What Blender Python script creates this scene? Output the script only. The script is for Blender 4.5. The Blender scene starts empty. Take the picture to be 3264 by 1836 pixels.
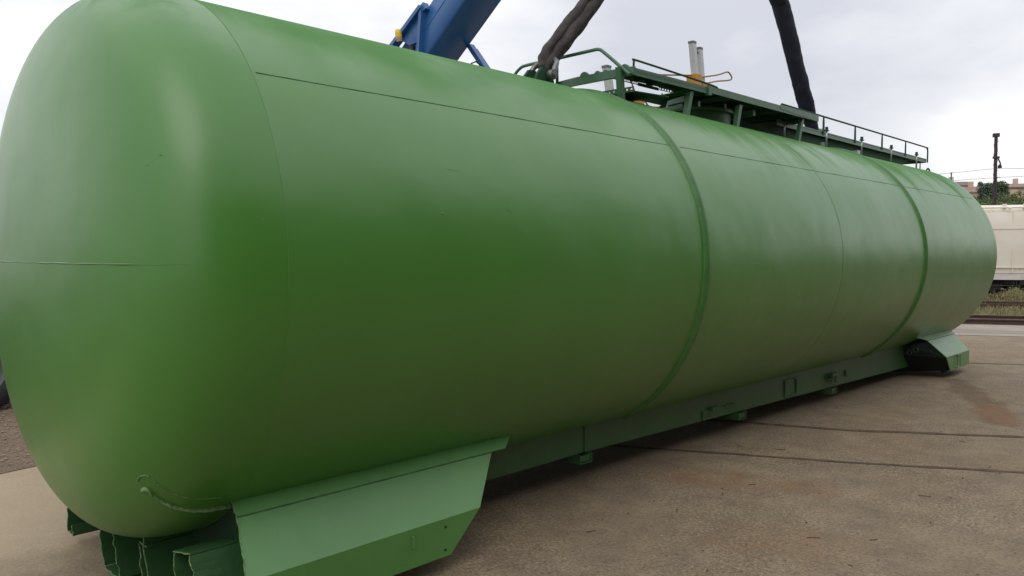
import bpy, math, random
from math import sin, cos, pi, radians, sqrt, atan2
from mathutils import Vector, Matrix, noise as mnoise
random.seed(7)
scene = bpy.context.scene
C = scene.collection
Z0 = 1.8                      # height of the tank's axis above the ground

# ------------------------------------------------------------------ camera
cd = bpy.data.cameras.new('camera'); cam = bpy.data.objects.new('camera', cd); C.objects.link(cam)
cd.sensor_width = 36.0; cd.sensor_fit = 'HORIZONTAL'; cd.lens = 36.0 * 2467 / 3264
cd.clip_start = 0.05; cd.clip_end = 3000
yaw, pitch = radians(44.54), radians(-2.68)
fwd = Vector((cos(yaw) * cos(pitch), sin(yaw) * cos(pitch), sin(pitch)))
cam.rotation_euler = fwd.to_track_quat('-Z', 'Y').to_euler()
CAM = Vector((0, -4.605, Z0 + .083)); cam.location = CAM
scene.camera = cam

# ------------------------------------------------------------------ world: thin overcast
SUN_EL, SUN_AZ = radians(52), radians(215)      # azimuth the sun stands at, seen from the origin (from +x)
w = bpy.data.worlds.new("World"); scene.world = w; w.use_nodes = True
nt = w.node_tree; nt.nodes.clear()
N = nt.nodes.new; Lk = nt.links.new
out = N('ShaderNodeOutputWorld'); bg = N('ShaderNodeBackground'); bg.inputs['Strength'].default_value = .1
sky = N('ShaderNodeTexSky'); sky.sky_type = 'NISHITA'; sky.sun_disc = False
sky.sun_elevation = SUN_EL; sky.sun_rotation = radians(90) - SUN_AZ
sky.dust_density = 2.0
tc = N('ShaderNodeTexCoord'); mp = N('ShaderNodeMapping'); mp.inputs['Scale'].default_value = (1.0, 1.0, 2.6)
n1 = N('ShaderNodeTexNoise'); n1.inputs['Scale'].default_value = 1.7; n1.inputs['Detail'].default_value = 6; n1.inputs['Roughness'].default_value = .52
cr = N('ShaderNodeValToRGB')
e = cr.color_ramp.elements
e[0].position = .38; e[0].color = (7.1, 7.3, 8.0, 1)
e[1].position = .62; e[1].color = (11.6, 11.6, 11.7, 1)
m = cr.color_ramp.elements.new(.5); m.color = (9.1, 9.2, 9.7, 1)
# brighter overhead than near the horizon, as an overcast sky is
sep = N('ShaderNodeSeparateXYZ'); mr = N('ShaderNodeMapRange')
mr.inputs['From Min'].default_value = 0.0; mr.inputs['From Max'].default_value = 1.0
mr.inputs['To Min'].default_value = .92; mr.inputs['To Max'].default_value = 1.25
mul = N('ShaderNodeVectorMath'); mul.operation = 'SCALE'
mix = N('ShaderNodeMix'); mix.data_type = 'RGBA'; mix.inputs['Factor'].default_value = .93
Lk(tc.outputs['Generated'], mp.inputs['Vector']); Lk(mp.outputs[0], n1.inputs['Vector']); Lk(n1.outputs['Fac'], cr.inputs['Fac'])
Lk(tc.outputs['Generated'], sep.inputs[0]); Lk(sep.outputs['Z'], mr.inputs['Value'])
Lk(cr.outputs['Color'], mul.inputs[0]); Lk(mr.outputs[0], mul.inputs['Scale'])
Lk(sky.outputs['Color'], mix.inputs['A']); Lk(mul.outputs['Vector'], mix.inputs['B'])
Lk(mix.outputs['Result'], bg.inputs['Color']); Lk(bg.outputs[0], out.inputs['Surface'])

sd = bpy.data.lights.new('sun', 'SUN'); sd.energy = .6; sd.angle = radians(35); sd.color = (1, .96, .9)
so = bpy.data.objects.new('sun', sd); C.objects.link(so)
sdir = Vector((cos(SUN_EL) * cos(SUN_AZ), cos(SUN_EL) * sin(SUN_AZ), sin(SUN_EL)))
so.rotation_euler = sdir.to_track_quat('Z', 'Y').to_euler(); so.location = (0, 0, 30)

scene.view_settings.view_transform = 'Standard'; scene.view_settings.look = 'None'
scene.view_settings.exposure = 0; scene.view_settings.gamma = 1; scene.view_settings.use_curve_mapping = False
scene.render.resolution_x = 1024; scene.render.resolution_y = 576

# ------------------------------------------------------------------ object helpers
WORLD = {}                    # world origin of every object built
def tag(o, label=None, cat=None, group=None, kind=None):
    for k, v in (('label', label), ('category', cat), ('group', group), ('kind', kind)):
        if v: o[k] = v
    return o
def empty(name, loc, label, cat, group=None):
    o = bpy.data.objects.new(name, None); C.objects.link(o)
    o.location = loc; o.empty_display_size = .3; WORLD[o] = Vector(loc)
    return tag(o, label, cat, group)

class MB:
    def __init__(s): s.v = []; s.f = []
    def add(s, vs, fs):
        k = len(s.v); s.v += [Vector(v) for v in vs]; s.f += [tuple(i + k for i in f) for f in fs]; return s
    def box(s, a, b):
        (x0, y0, z0), (x1, y1, z1) = a, b
        return s.add([(x0,y0,z0),(x1,y0,z0),(x1,y1,z0),(x0,y1,z0),(x0,y0,z1),(x1,y0,z1),(x1,y1,z1),(x0,y1,z1)],
                     [(0,3,2,1),(4,5,6,7),(0,1,5,4),(1,2,6,5),(2,3,7,6),(3,0,4,7)])
    def hexa(s, p):
        return s.add(p, [(0,3,2,1),(4,5,6,7),(0,1,5,4),(1,2,6,5),(2,3,7,6),(3,0,4,7)])
    def slab(s, poly, off):                      # polygon thickened by the vector off
        n = len(poly); poly = [Vector(p) for p in poly]; off = Vector(off)
        return s.add(poly + [p + off for p in poly],
                     [tuple(range(n))[::-1], tuple(range(n, 2*n))] + [(i, (i+1) % n, (i+1) % n + n, i + n) for i in range(n)])
    def bar(s, p, q, w, h, up=(0,0,1)):
        p, q = Vector(p), Vector(q); d = (q - p).normalized(); up = Vector(up)
        r = d.cross(up)
        if r.length < 1e-4: r = d.cross(Vector((1,0,0)))
        r.normalize(); u = r.cross(d)
        r = r * w / 2; u = u * h / 2
        return s.hexa([p-r-u, p+r-u, q+r-u, q-r-u, p-r+u, p+r+u, q+r+u, q-r+u])
    def tube(s, path, rad, seg=8, cap=True, squash=None):
        path = [Vector(p) for p in path]; n = len(path); k = len(s.v)
        rads = rad if isinstance(rad, (list, tuple)) else [rad] * n
        prev = None
        for i, p in enumerate(path):
            d = (path[min(i+1, n-1)] - path[max(i-1, 0)]).normalized()
            if prev is None:
                a = d.cross(Vector((0,0,1)));
                if a.length < .05: a = d.cross(Vector((1,0,0)))
            else: a = prev - d * prev.dot(d)
            a.normalize(); prev = a; b = d.cross(a)
            for j in range(seg):
                t = 2*pi*j/seg; s.v.append(p + (a*cos(t) + b*sin(t)) * rads[i])
        for i in range(n-1):
            for j in range(seg):
                s.f.append((k+i*seg+j, k+i*seg+(j+1) % seg, k+(i+1)*seg+(j+1) % seg, k+(i+1)*seg+j))
        if cap:
            s.f.append(tuple(k+j for j in range(seg))[::-1]); s.f.append(tuple(k+(n-1)*seg+j for j in range(seg)))
        return s
    def cyl(s, p, q, r, seg=16): return s.tube([p, q], r, seg)
    def lathe(s, origin, axis, prof, seg=32, a0=0, a1=2*pi):   # prof = [(dist along axis, radius)]
        ax = Vector(axis).normalized(); a = ax.orthogonal().normalized(); b = ax.cross(a); o = Vector(origin); k = len(s.v)
        n = len(prof)
        for (t, r) in prof:
            for j in range(seg):
                th = a0 + (a1-a0)*j/seg; s.v.append(o + ax*t + (a*cos(th) + b*sin(th))*r)
        for i in range(n-1):
            for j in range(seg):
                s.f.append((k+i*seg+j, k+i*seg+(j+1) % seg, k+(i+1)*seg+(j+1) % seg, k+(i+1)*seg+j))
        return s
    def perforated(s, o, du, dv, nu, nv, fill=.5, thick=None):  # a sheet with nu x nv real holes
        o, du, dv = Vector(o), Vector(du), Vector(dv)
        us = [0]; vs_ = [0]
        for i in range(nu): us += [(i + .5 - fill/2)/nu, (i + .5 + fill/2)/nu]
        us.append(1)
        for i in range(nv): vs_ += [(i + .5 - fill/2)/nv, (i + .5 + fill/2)/nv]
        vs_.append(1); k = len(s.v); W = len(us)
        for b in vs_:
            for a in us: s.v.append(o + du*a + dv*b)
        for j in range(len(vs_)-1):
            for i in range(W-1):
                if i % 2 == 1 and j % 2 == 1: continue
                s.f.append((k+j*W+i, k+j*W+i+1, k+(j+1)*W+i+1, k+(j+1)*W+i))
        return s
    def build(s, name, mat, parent=None, smooth=False, origin=None, auto=None):
        vs = s.v
        if origin is None:
            lo = Vector([min(v[i] for v in vs) for i in range(3)]); hi = Vector([max(v[i] for v in vs) for i in range(3)])
            origin = Vector(((lo.x+hi.x)/2, (lo.y+hi.y)/2, lo.z))
        origin = Vector(origin)
        me = bpy.data.meshes.new(name); me.from_pydata([v - origin for v in vs], [], s.f); me.update()
        me.materials.append(mat)
        if smooth:
            me.polygons.foreach_set('use_smooth', [True] * len(me.polygons))
        if auto:
            me.polygons.foreach_set('use_smooth', [True] * len(me.polygons)); me.set_sharp_from_angle(angle=radians(auto))
        o = bpy.data.objects.new(name, me); C.objects.link(o); WORLD[o] = origin
        if parent: o.parent = parent; o.location = origin - WORLD[parent]
        else: o.location = origin
        return o
def split(mb, name, mat, parent, **kw):        # one object for each connected piece
    par = list(range(len(mb.v)))
    def find(i):
        while par[i] != i: par[i] = par[par[i]]; i = par[i]
        return i
    for f in mb.f:
        for q in f[1:]: par[find(q)] = find(f[0])
    groups = {}
    for f in mb.f: groups.setdefault(find(f[0]), []).append(f)
    res = []
    for fs in groups.values():
        ids = sorted({i for f in fs for i in f}); mp_ = {i: k for k, i in enumerate(ids)}; m2 = MB()
        m2.v = [mb.v[i] for i in ids]; m2.f = [tuple(mp_[i] for i in f) for f in fs]
        res.append(m2.build(name, mat, parent, **kw))
    return res
def Z(p): return Vector((p[0], p[1], p[2] + Z0))
def ZZ(ps): return [Z(p) for p in ps]

# ------------------------------------------------------------------ materials
def mat_new(name):
    m = bpy.data.materials.new(name); m.use_nodes = True; t = m.node_tree
    b = t.nodes['Principled BSDF']; return m, t, b
def simple(name, col, rough=.6, metal=0, var=.12, scale=6, bump=0, bscale=40, spec=None, coord='Object'):
    m, t, b = mat_new(name); n = t.nodes.new; l = t.links.new
    tc = n('ShaderNodeTexCoord'); nz = n('ShaderNodeTexNoise'); nz.inputs['Scale'].default_value = scale; nz.inputs['Detail'].default_value = 5
    l(tc.outputs[coord], nz.inputs['Vector'])
    r = n('ShaderNodeValToRGB'); r.color_ramp.elements[0].position = .3; r.color_ramp.elements[1].position = .7
    r.color_ramp.elements[0].color = tuple(c*(1-var) for c in col) + (1,); r.color_ramp.elements[1].color = tuple(min(1, c*(1+var)) for c in col) + (1,)
    l(nz.outputs['Fac'], r.inputs['Fac']); l(r.outputs[0], b.inputs['Base Color'])
    b.inputs['Roughness'].default_value = rough; b.inputs['Metallic'].default_value = metal
    if spec is not None: b.inputs['Specular IOR Level'].default_value = spec
    if bump:
        z = n('ShaderNodeTexNoise'); z.inputs['Scale'].default_value = bscale; z.inputs['Detail'].default_value = 6
        l(tc.outputs[coord], z.inputs['Vector']); bp = n('ShaderNodeBump'); bp.inputs['Strength'].default_value = bump; bp.inputs['Distance'].default_value = .02
        l(z.outputs['Fac'], bp.inputs['Height']); l(bp.outputs[0], b.inputs['Normal'])
    return m
def node_helpers(t):
    n = t.nodes.new; l = t.links.new
    def math(op, a, b=None, clamp=False):
        x = n('ShaderNodeMath'); x.operation = op; x.use_clamp = clamp
        for i, v in enumerate((a, b)):
            if v is None: continue
            if isinstance(v, (int, float)): x.inputs[i].default_value = v
            else: l(v, x.inputs[i])
        return x.outputs[0]
    def noise(vec, scale, detail=4, rough=.5):
        x = n('ShaderNodeTexNoise'); x.inputs['Scale'].default_value = scale; x.inputs['Detail'].default_value = detail; x.inputs['Roughness'].default_value = rough
        l(vec, x.inputs['Vector']); return x.outputs['Fac']
    def ramp(fac, stops):
        x = n('ShaderNodeValToRGB'); es = x.color_ramp.elements
        while len(es) > 1: es.remove(es[-1])
        for i, (p, c) in enumerate(stops):
            e = es[0] if i == 0 else es.new(p)
            e.position = p; e.color = (c, c, c, 1) if isinstance(c, (int, float)) else tuple(c) + (1,)
        l(fac, x.inputs['Fac']); return x.outputs['Color']
    def mixc(f, a, b, mode='MIX'):
        x = n('ShaderNodeMix'); x.data_type = 'RGBA'; x.blend_type = mode
        for s, v in (('Factor', f), ('A', a), ('B', b)):
            if isinstance(v, (int, float)): x.inputs[s].default_value = v
            elif isinstance(v, tuple): x.inputs[s].default_value = v + (1,)
            else: l(v, x.inputs[s])
        return x.outputs['Result']
    return n, l, math, noise, ramp, mixc

R = 1.5; S1, S2, S3, SH, SF, HB, HN = 5.284, 10.532, 7.927, 1.748, 13.865, .674, 3.15
def tank_paint(name, barrel):
    m, t, b = mat_new(name); n, l, M, NZ, RP, MX = node_helpers(t)
    geo = n('ShaderNodeNewGeometry'); P = geo.outputs['Position']; sp = n('ShaderNodeSeparateXYZ'); l(P, sp.inputs[0])
    zr = M('SUBTRACT', sp.outputs['Z'], Z0)
    fine = NZ(P, 260, 2, .6); big = NZ(P, 1.1, 3, .5)
    if barrel:
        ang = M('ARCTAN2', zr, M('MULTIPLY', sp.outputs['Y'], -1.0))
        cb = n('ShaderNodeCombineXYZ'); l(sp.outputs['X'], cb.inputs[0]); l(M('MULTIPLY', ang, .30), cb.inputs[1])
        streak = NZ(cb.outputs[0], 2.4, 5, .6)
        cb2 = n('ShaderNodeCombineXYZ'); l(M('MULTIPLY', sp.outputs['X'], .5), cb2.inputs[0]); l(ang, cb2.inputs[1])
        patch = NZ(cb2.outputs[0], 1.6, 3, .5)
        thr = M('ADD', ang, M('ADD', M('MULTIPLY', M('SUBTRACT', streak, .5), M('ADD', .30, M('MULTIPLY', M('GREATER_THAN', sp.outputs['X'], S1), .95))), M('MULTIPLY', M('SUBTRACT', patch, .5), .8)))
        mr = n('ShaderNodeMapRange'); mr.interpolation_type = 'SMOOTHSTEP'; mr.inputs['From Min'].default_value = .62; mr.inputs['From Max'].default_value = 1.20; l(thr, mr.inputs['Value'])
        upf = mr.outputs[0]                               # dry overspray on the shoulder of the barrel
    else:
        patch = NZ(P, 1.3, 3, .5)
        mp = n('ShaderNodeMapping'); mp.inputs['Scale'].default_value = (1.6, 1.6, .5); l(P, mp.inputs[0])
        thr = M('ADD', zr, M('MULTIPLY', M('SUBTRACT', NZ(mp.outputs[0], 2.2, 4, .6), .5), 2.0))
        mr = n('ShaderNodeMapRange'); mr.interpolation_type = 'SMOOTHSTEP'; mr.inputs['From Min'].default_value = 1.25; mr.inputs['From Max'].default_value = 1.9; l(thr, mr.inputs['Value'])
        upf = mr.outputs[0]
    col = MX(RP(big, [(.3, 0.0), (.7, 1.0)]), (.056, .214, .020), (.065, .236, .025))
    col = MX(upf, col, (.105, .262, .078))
    vo = n('ShaderNodeTexVoronoi'); vo.inputs['Scale'].default_value = 2.6; l(P, vo.inputs['Vector'])
    vs_ = n('ShaderNodeSeparateColor'); l(vo.outputs['Color'], vs_.inputs[0])
    dot = M('MULTIPLY', M('LESS_THAN', vo.outputs['Distance'], .016), M('GREATER_THAN', vs_.outputs[0], .55))
    col = MX(M('MULTIPLY', dot, .8), col, (.012, .03, .012))     # sparse flecks of grit under the paint
    l(col, b.inputs['Base Color'])
    r1 = RP(patch, [(.3, .38), (.7, .46)])
    rr = M('ADD', r1, M('MULTIPLY', M('SUBTRACT', fine, .5), .10))
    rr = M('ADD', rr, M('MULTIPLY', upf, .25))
    l(rr, b.inputs['Roughness'])
    b.inputs['IOR'].default_value = 1.5
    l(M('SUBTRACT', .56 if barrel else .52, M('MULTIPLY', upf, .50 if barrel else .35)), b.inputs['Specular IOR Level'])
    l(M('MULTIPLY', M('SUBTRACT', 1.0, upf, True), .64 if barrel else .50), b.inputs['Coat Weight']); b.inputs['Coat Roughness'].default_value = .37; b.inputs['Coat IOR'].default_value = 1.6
    dent = NZ(P, 1.5, 2, .4)
    h = M('ADD', M('MULTIPLY', dent, .9), M('MULTIPLY', fine, .0030))
    h = M('ADD', h, M('MULTIPLY', NZ(P, 30, 3, .5), .004))
    bp = n('ShaderNodeBump'); bp.inputs['Strength'].default_value = .5; bp.inputs['Distance'].default_value = .05
    l(h, bp.inputs['Height']); l(bp.outputs[0], b.inputs['Normal']); l(bp.outputs[0], b.inputs['Coat Normal'])
    return m
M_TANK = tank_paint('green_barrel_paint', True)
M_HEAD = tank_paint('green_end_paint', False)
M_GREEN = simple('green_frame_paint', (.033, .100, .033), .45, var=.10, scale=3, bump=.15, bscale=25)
M_WFL = simple('mid_green_walkway_paint', (.055, .140, .070), .45, var=.12, scale=5, bump=.1)
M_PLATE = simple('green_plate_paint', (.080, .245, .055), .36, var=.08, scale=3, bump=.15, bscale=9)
M_WALK = simple('dark_green_walkway_paint', (.026, .080, .042), .65, var=.12, scale=5, bump=.1)
M_RING = simple('green_band_paint', (.044, .165, .028), .5, var=.15, scale=14, bump=.4, bscale=70)
M_SEAM = simple('seam_shadow_paint', (.040, .125, .034), .6, var=.3, scale=9, bump=.4)
M_BEAD = simple('weld_bead_paint', (.10, .27, .07), .35, var=.2, scale=30, bump=.7, bscale=90)
M_EDGE = simple('lit_torch_cut_edge', (.20, .34, .14), .45, var=.35, scale=40, bump=.8, bscale=90)  # brightened green: the light caught by the cut edge is put into its colour
M_BOOM = simple('blue_boom_paint', (.034, .135, .36), .38, var=.08, scale=2, bump=.05)
for m_, w_ in ((M_PLATE, .42), (M_RING, .3), (M_GREEN, .05), (M_WFL, .3), (M_WALK, .0), (M_BOOM, .15)):
    b_ = m_.node_tree.nodes['Principled BSDF']; b_.inputs['Coat Weight'].default_value = w_; b_.inputs['Coat Roughness'].default_value = .38; b_.inputs['Coat IOR'].default_value = 1.7
M_SHADE = simple('underside_shade_black', (.012, .018, .015), .75, var=.3, scale=5, spec=.2)  # near-black puts the deep shade under the tank into the web and bolster
M_WALK.node_tree.nodes['Principled BSDF'].inputs['Specular IOR Level'].default_value = .22
M_STEEL = simple('galvanised_steel', (.42, .43, .44), .42, metal=.8, var=.15, scale=20)
M_SHACK = simple('shackle_steel', (.22, .22, .21), .42, metal=.75, var=.2, scale=25)
M_BLACK = simple('black_rubber', (.018, .018, .02), .75, var=.2, scale=12, bump=.4)
M_DKMET = simple('dark_grimy_steel', (.025, .024, .026), .6, var=.4, scale=8, bump=.3)
M_GREY = simple('grey_rim_paint', (.16, .16, .165), .5, var=.15)
M_WHITE = simple('white_post_paint', (.62, .63, .63), .5, var=.06)
M_ORNG = simple('orange_clamp_paint', (.62, .27, .03), .5, var=.12)
M_RAILO = simple('ochre_rail_paint', (.35, .18, .05), .5, var=.12)
M_YEL = simple('amber_plastic', (.85, .55, .01), .18, var=.05)
M_POLE = simple('rusty_brown_mast', (.060, .040, .040), .8, var=.3, scale=6, bump=.5)
M_WIRE = simple('aged_wire', (.10, .11, .12), .6)
M_RUST = simple('rusty_rail_steel', (.105, .062, .045), .65, var=.3, scale=9, bump=.3)
M_SHINE = simple('worn_rail_head', (.30, .27, .25), .32, metal=.6, var=.2)
M_SLEEP = simple('weathered_sleeper', (.11, .085, .065), .9, var=.3, scale=12, bump=.6)

# ------------------------------------------------------------------ ground (structure)
YA = radians(118); U = Vector((cos(YA), sin(YA), 0)); NV = Vector((cos(YA - pi/2), sin(YA - pi/2), 0))
BASE = Vector((0, -4.605, 0))
def Y(u, n, z=0): return BASE + U*u + NV*n + Vector((0, 0, z))

def concrete():
    m, t, b = mat_new('stained_concrete'); n, l, M, NZ, RP, MX = node_helpers(t)
    geo = n('ShaderNodeNewGeometry'); P = geo.outputs['Position']
    mp = n('ShaderNodeMapping'); mp.inputs['Rotation'].default_value = (0, 0, -YA); mp.inputs['Scale'].default_value = (.35, 1.5, 1); l(P, mp.inputs[0])
    sw = NZ(mp.outputs[0], .9, 6, .6); big = NZ(P, .45, 4, .55); mid = NZ(P, 3.2, 6, .62); fine = NZ(P, 38, 5, .7); grit = NZ(P, 150, 2, .6)
    c = MX(RP(big, [(.32, 0.0), (.68, 1.0)]), (.238, .166, .088), (.318, .238, .138))
    c = MX(RP(sw, [(.38, 0.0), (.66, .75)]), c, (.35, .275, .19))
    c = MX(RP(mid, [(.30, .55), (.62, 0.0)]), c, (.125, .094, .070))
    c = MX(RP(fine, [(.36, .55), (.50, 0.0)]), c, (.085, .066, .052))
    c = MX(RP(grit, [(.62, 0.0), (.74, .6)]), c, (.42, .38, .33))
    c = MX(RP(grit, [(.26, .7), (.38, 0.0)]), c, (.07, .055, .045))
    crumb = NZ(P, 46, 4, .85); zone = RP(NZ(P, .8, 3, .5), [(.40, .35), (.60, 1.0)])
    c = MX(M('MULTIPLY', RP(crumb, [(.545, 0.0), (.62, .7)]), zone), c, (.52, .42, .31))
    c = MX(M('MULTIPLY', RP(crumb, [(.36, .75), (.45, 0.0)]), zone), c, (.09, .065, .045))
    sp = n('ShaderNodeSeparateXYZ'); l(P, sp.inputs[0]); X, Yy = sp.outputs['X'], sp.outputs['Y']
    wob = M('MULTIPLY', M('SUBTRACT', NZ(P, 1.6, 4, .6), .5), .5)
    def blob(x0, y0, x1, y1, wd):
        dx, dy = x1-x0, y1-y0; L2 = dx*dx + dy*dy
        px = M('SUBTRACT', X, x0); py = M('SUBTRACT', Yy, y0)
        tt = M('DIVIDE', M('ADD', M('MULTIPLY', px, dx), M('MULTIPLY', py, dy)), L2, True)
        ex = M('SUBTRACT', px, M('MULTIPLY', tt, dx)); ey = M('SUBTRACT', py, M('MULTIPLY', tt, dy))
        d = M('SQRT', M('ADD', M('MULTIPLY', ex, ex), M('MULTIPLY', ey, ey)))
        d = M('ADD', d, wob)
        return M('SUBTRACT', 1, M('DIVIDE', d, wd), True)
    tr = blob(12.5, -1.366, 9.75, -2.62, .24)
    c = MX(M('MULTIPLY', M('MULTIPLY', tr, 2.2, True), RP(NZ(P, 9, 5, .7), [(.25, .2), (.6, .65)])), c, (.130, .075, .042))
    tr2 = blob(10.7, -2.2, 9.9, -2.56, .26)
    c = MX(M('MULTIPLY', tr2, .7, True), c, (.27, .13, .055))
    for q, a in ((blob(5.55, -1.0, 5.75, -1.45, .36), .55), (blob(5.9, -1.75, 6.0, -2.1, .30), .5), (blob(4.6, -2.2, 4.9, -2.5, .4), .3), (blob(7.5, -2.0, 8.6, -1.9, .35), .25)):
        c = MX(M('MULTIPLY', M('MULTIPLY', q, 1.5, True), M('MULTIPLY', RP(NZ(P, 5.5, 5, .7), [(.35, 0.0), (.62, 1.0)]), a)), c, (.27, .125, .042))
    cl_ = M('MULTIPLY', M('DIVIDE', M('SUBTRACT', 3.4, X), 2.2, True), M('DIVIDE', M('ADD', Yy, M('MULTIPLY', wob, 2.0)), 1.2, True), True)
    c = MX(M('MULTIPLY', cl_, .7), c, (.52, .41, .275))
    l(c, b.inputs['Base Color']); b.inputs['Roughness'].default_value = .88
    h = M('ADD', M('MULTIPLY', fine, .5), M('ADD', M('MULTIPLY', grit, .35), mid))
    bp = n('ShaderNodeBump'); bp.inputs['Strength'].default_value = .5; bp.inputs['Distance'].default_value = .012
    l(h, bp.inputs['Height']); l(bp.outputs[0], b.inputs['Normal'])
    return m
M_CONC = concrete()
def dirt(name, c1, c2, c3, s=1.0):
    m, t, b = mat_new(name); n, l, M, NZ, RP, MX = node_helpers(t)
    P = n('ShaderNodeNewGeometry').outputs['Position']
    c = MX(RP(NZ(P, .5*s, 5, .6), [(.35, 0.0), (.65, 1.0)]), c1, c2)
    c = MX(RP(NZ(P, 14*s, 6, .7), [(.42, 0.0), (.62, .8)]), c, c3)
    g = NZ(P, 45*s, 4, .7)
    c = MX(RP(g, [(.35, .7), (.5, 0.0)]), c, tuple(x*.45 for x in c1))
    l(c, b.inputs['Base Color']); b.inputs['Roughness'].default_value = .95
    bp = n('ShaderNodeBump'); bp.inputs['Strength'].default_value = .9; bp.inputs['Distance'].default_value = .03
    l(g, bp.inputs['Height']); l(bp.outputs[0], b.inputs['Normal']); return m
M_DIRT = dirt('brown_dirt', (.17, .13, .10), (.22, .175, .135), (.30, .25, .20))
M_GRAV = dirt('brown_gravel', (.20, .135, .088), (.25, .175, .118), (.34, .25, .175), 1.3)
M_LIGHTC = simple('pale_concrete', (.36, .305, .25), .85, var=.18, scale=2.2, bump=.3)
M_GREYC = simple('grey_concrete', (.28, .24, .20), .85, var=.15, scale=2.2, bump=.3)
M_JOINT = simple('dirt_filled_joint', (.125, .085, .055), .95, var=.35, scale=7, bump=.5)

g = MB().add([(-1500,-1500,0),(1500,-1500,0),(1500,1500,0),(-1500,1500,0)], [(0,1,2,3)]).build('ground', M_DIRT); tag(g, kind='structure')
def poly_sheet(name, pts, mat, z):
    o = MB().add([(p[0], p[1], z) for p in pts], [tuple(range(len(pts)))]).build(name, mat); return tag(o, kind='structure')
# concrete pad: left edge line, far edge along the curb
def edge_left(x): return 3.05 + .19*(x - 1.58)
a0, a1 = Y(-26, 20.0), None
# meeting point of the left edge with the curb line n = 20
xs = 0.0
for i in range(4000):
    xs = i*.01; p = Vector((xs, edge_left(xs), 0)) - BASE
    if p.dot(NV) >= 20.0: break
ptA = (xs, edge_left(xs))
pB = Y(-40, 20.0)
pad = [(-25, edge_left(-25)), (-25, -40), (pB.x, -40), (pB.x, pB.y), ptA]
if pB.y > -40: pass
poly_sheet('concrete_yard', [(-25, edge_left(-25)), (-25, -42), (18, -42), (pB.x, pB.y), ptA], M_CONC, .004)
def strip(name, n0, n1, mat, z0, z1, u0=-45, u1=30):
    mb = MB(); k = 60
    for i in range(k):
        a, b_ = u0 + (u1-u0)*i/k, u0 + (u1-u0)*(i+1)/k
        f = lambda u: .05*mnoise.noise(Vector((u*.9, n0, 0)))
        mb.add([Y(a, n0+f(a), z0), Y(b_, n0+f(b_), z0), Y(b_, n1, z1), Y(a, n1, z1)], [(0,1,2,3)])
    return tag(mb.build(name, mat), kind='structure')
strip('concrete_path', 19.55, 20.05, M_LIGHTC, .010, .012)
strip('concrete_path', 20.05, 20.85, M_GREYC, .013, .014)
strip('concrete_path', 20.85, 22.35, M_LIGHTC, .016, .02)
# joints between slabs: wobbly dirt-filled lines, lying on the pad
def joint(pts, wd, seed):
    mb = MB(); rnd = random.Random(seed); P = [Vector((p[0], p[1], 0)) for p in pts]
    fine_ = []
    for a, b_ in zip(P[:-1], P[1:]):
        k = max(2, int((b_-a).length/.06))
        fine_ += [a.lerp(b_, i/k) for i in range(k)]
    fine_.append(P[-1]); L = []; Rr = []
    d = (P[-1]-P[0]).normalized(); nn = Vector((-d.y, d.x, 0))
    for i, p in enumerate(fine_):
        c = p + nn*.02*mnoise.noise(p*2.3 + Vector((seed, 0, 0)))
        ww = wd*(.65 + .9*abs(mnoise.noise(p*5 + Vector((0, seed, 0)))) + .25*rnd.random())
        L.append((c.x+nn.x*ww/2, c.y+nn.y*ww/2, .008)); Rr.append((c.x-nn.x*ww/2, c.y-nn.y*ww/2, .008))
    k = len(L); mb.add(L+Rr, [(i, i+1, k+i+1, k+i) for i in range(k-1)])
    return tag(mb.build('slab_joint', M_JOINT), kind='structure')
joint([(4.6, 2.45), (6.046, -.229), (6.971, -1.945), (7.70, -3.146), (10.8, -8.6)], .062, 1)
joint([(6.2, 2.5), (7.706, -.258), (8.229, -1.458), (9.18, -2.856), (12.4, -8.5)], .085, 2)
joint([(12.6, 3.1), (14.687, -.984), (15.086, -1.699), (18.6, -8.2)], .065, 3)
# gravel beyond the pad on the left
gm = MB(); k = 40; L = []
for i in range(k+1):
    x = -12 + 24*i/k; yy = edge_left(x) + .07*mnoise.noise(Vector((x*1.7, 3, 0)))
    gm.v += [Vector((x, yy - .04, .009)), Vector((x, yy + 9, .012))]
for i in range(k): gm.f.append((2*i, 2*i+2, 2*i+3, 2*i+1))
tag(gm.build('gravel_ground', M_GRAV), kind='structure')
# loose stones on that gravel
def stones(name, label, pts, smin, smax, mat, seed, flat=.6):
    r = random.Random(seed); mb = MB()
    for (x, y) in pts:
        s = r.uniform(smin, smax); c = Vector((x, y, .012 + s*.15)); rot = Matrix.Rotation(r.uniform(0, 6.3), 3, 'Z')
        base = [(1,0,0),(-1,0,0),(0,1,0),(0,-1,0),(0,0,1),(0,0,-.4)]
        vs = [c + rot @ Vector((v[0]*s*r.uniform(.6,1.2), v[1]*s*r.uniform(.4,.9), v[2]*s*flat*r.uniform(.6,1.2))) for v in base]
        mb.add(vs, [(0,2,4),(2,1,4),(1,3,4),(3,0,4),(2,0,5),(1,2,5),(3,1,5),(0,3,5)])
    return tag(mb.build(name, mat), label, 'debris', kind='stuff')
r = random.Random(3)
stones('gravel_stones', 'loose brown stones scattered on the gravel beyond the concrete', [(r.uniform(-1.5, 5), 0) for _ in range(0)] or
       [(x, edge_left(x) + r.uniform(.0, 3.4)) for x in [r.uniform(-.5, 4.5) for _ in range(2600)]], .008, .028, simple('pale_brown_stone', (.30, .22, .17), .9, var=.3, scale=30), 3)
M_TWIG = simple('dark_twig', (.035, .025, .02), .9, var=.3, scale=30)
pts = []
for _ in range(420):
    d = r.uniform(1.6, 16); a = radians(r.uniform(4, 60)); pts.append((d*cos(a), -4.605 + d*sin(a)))
pts = [p for p in pts if p[1] < 2.5 and not (1.3 < p[0] < 4 and p[1] > -1.5)]
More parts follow.
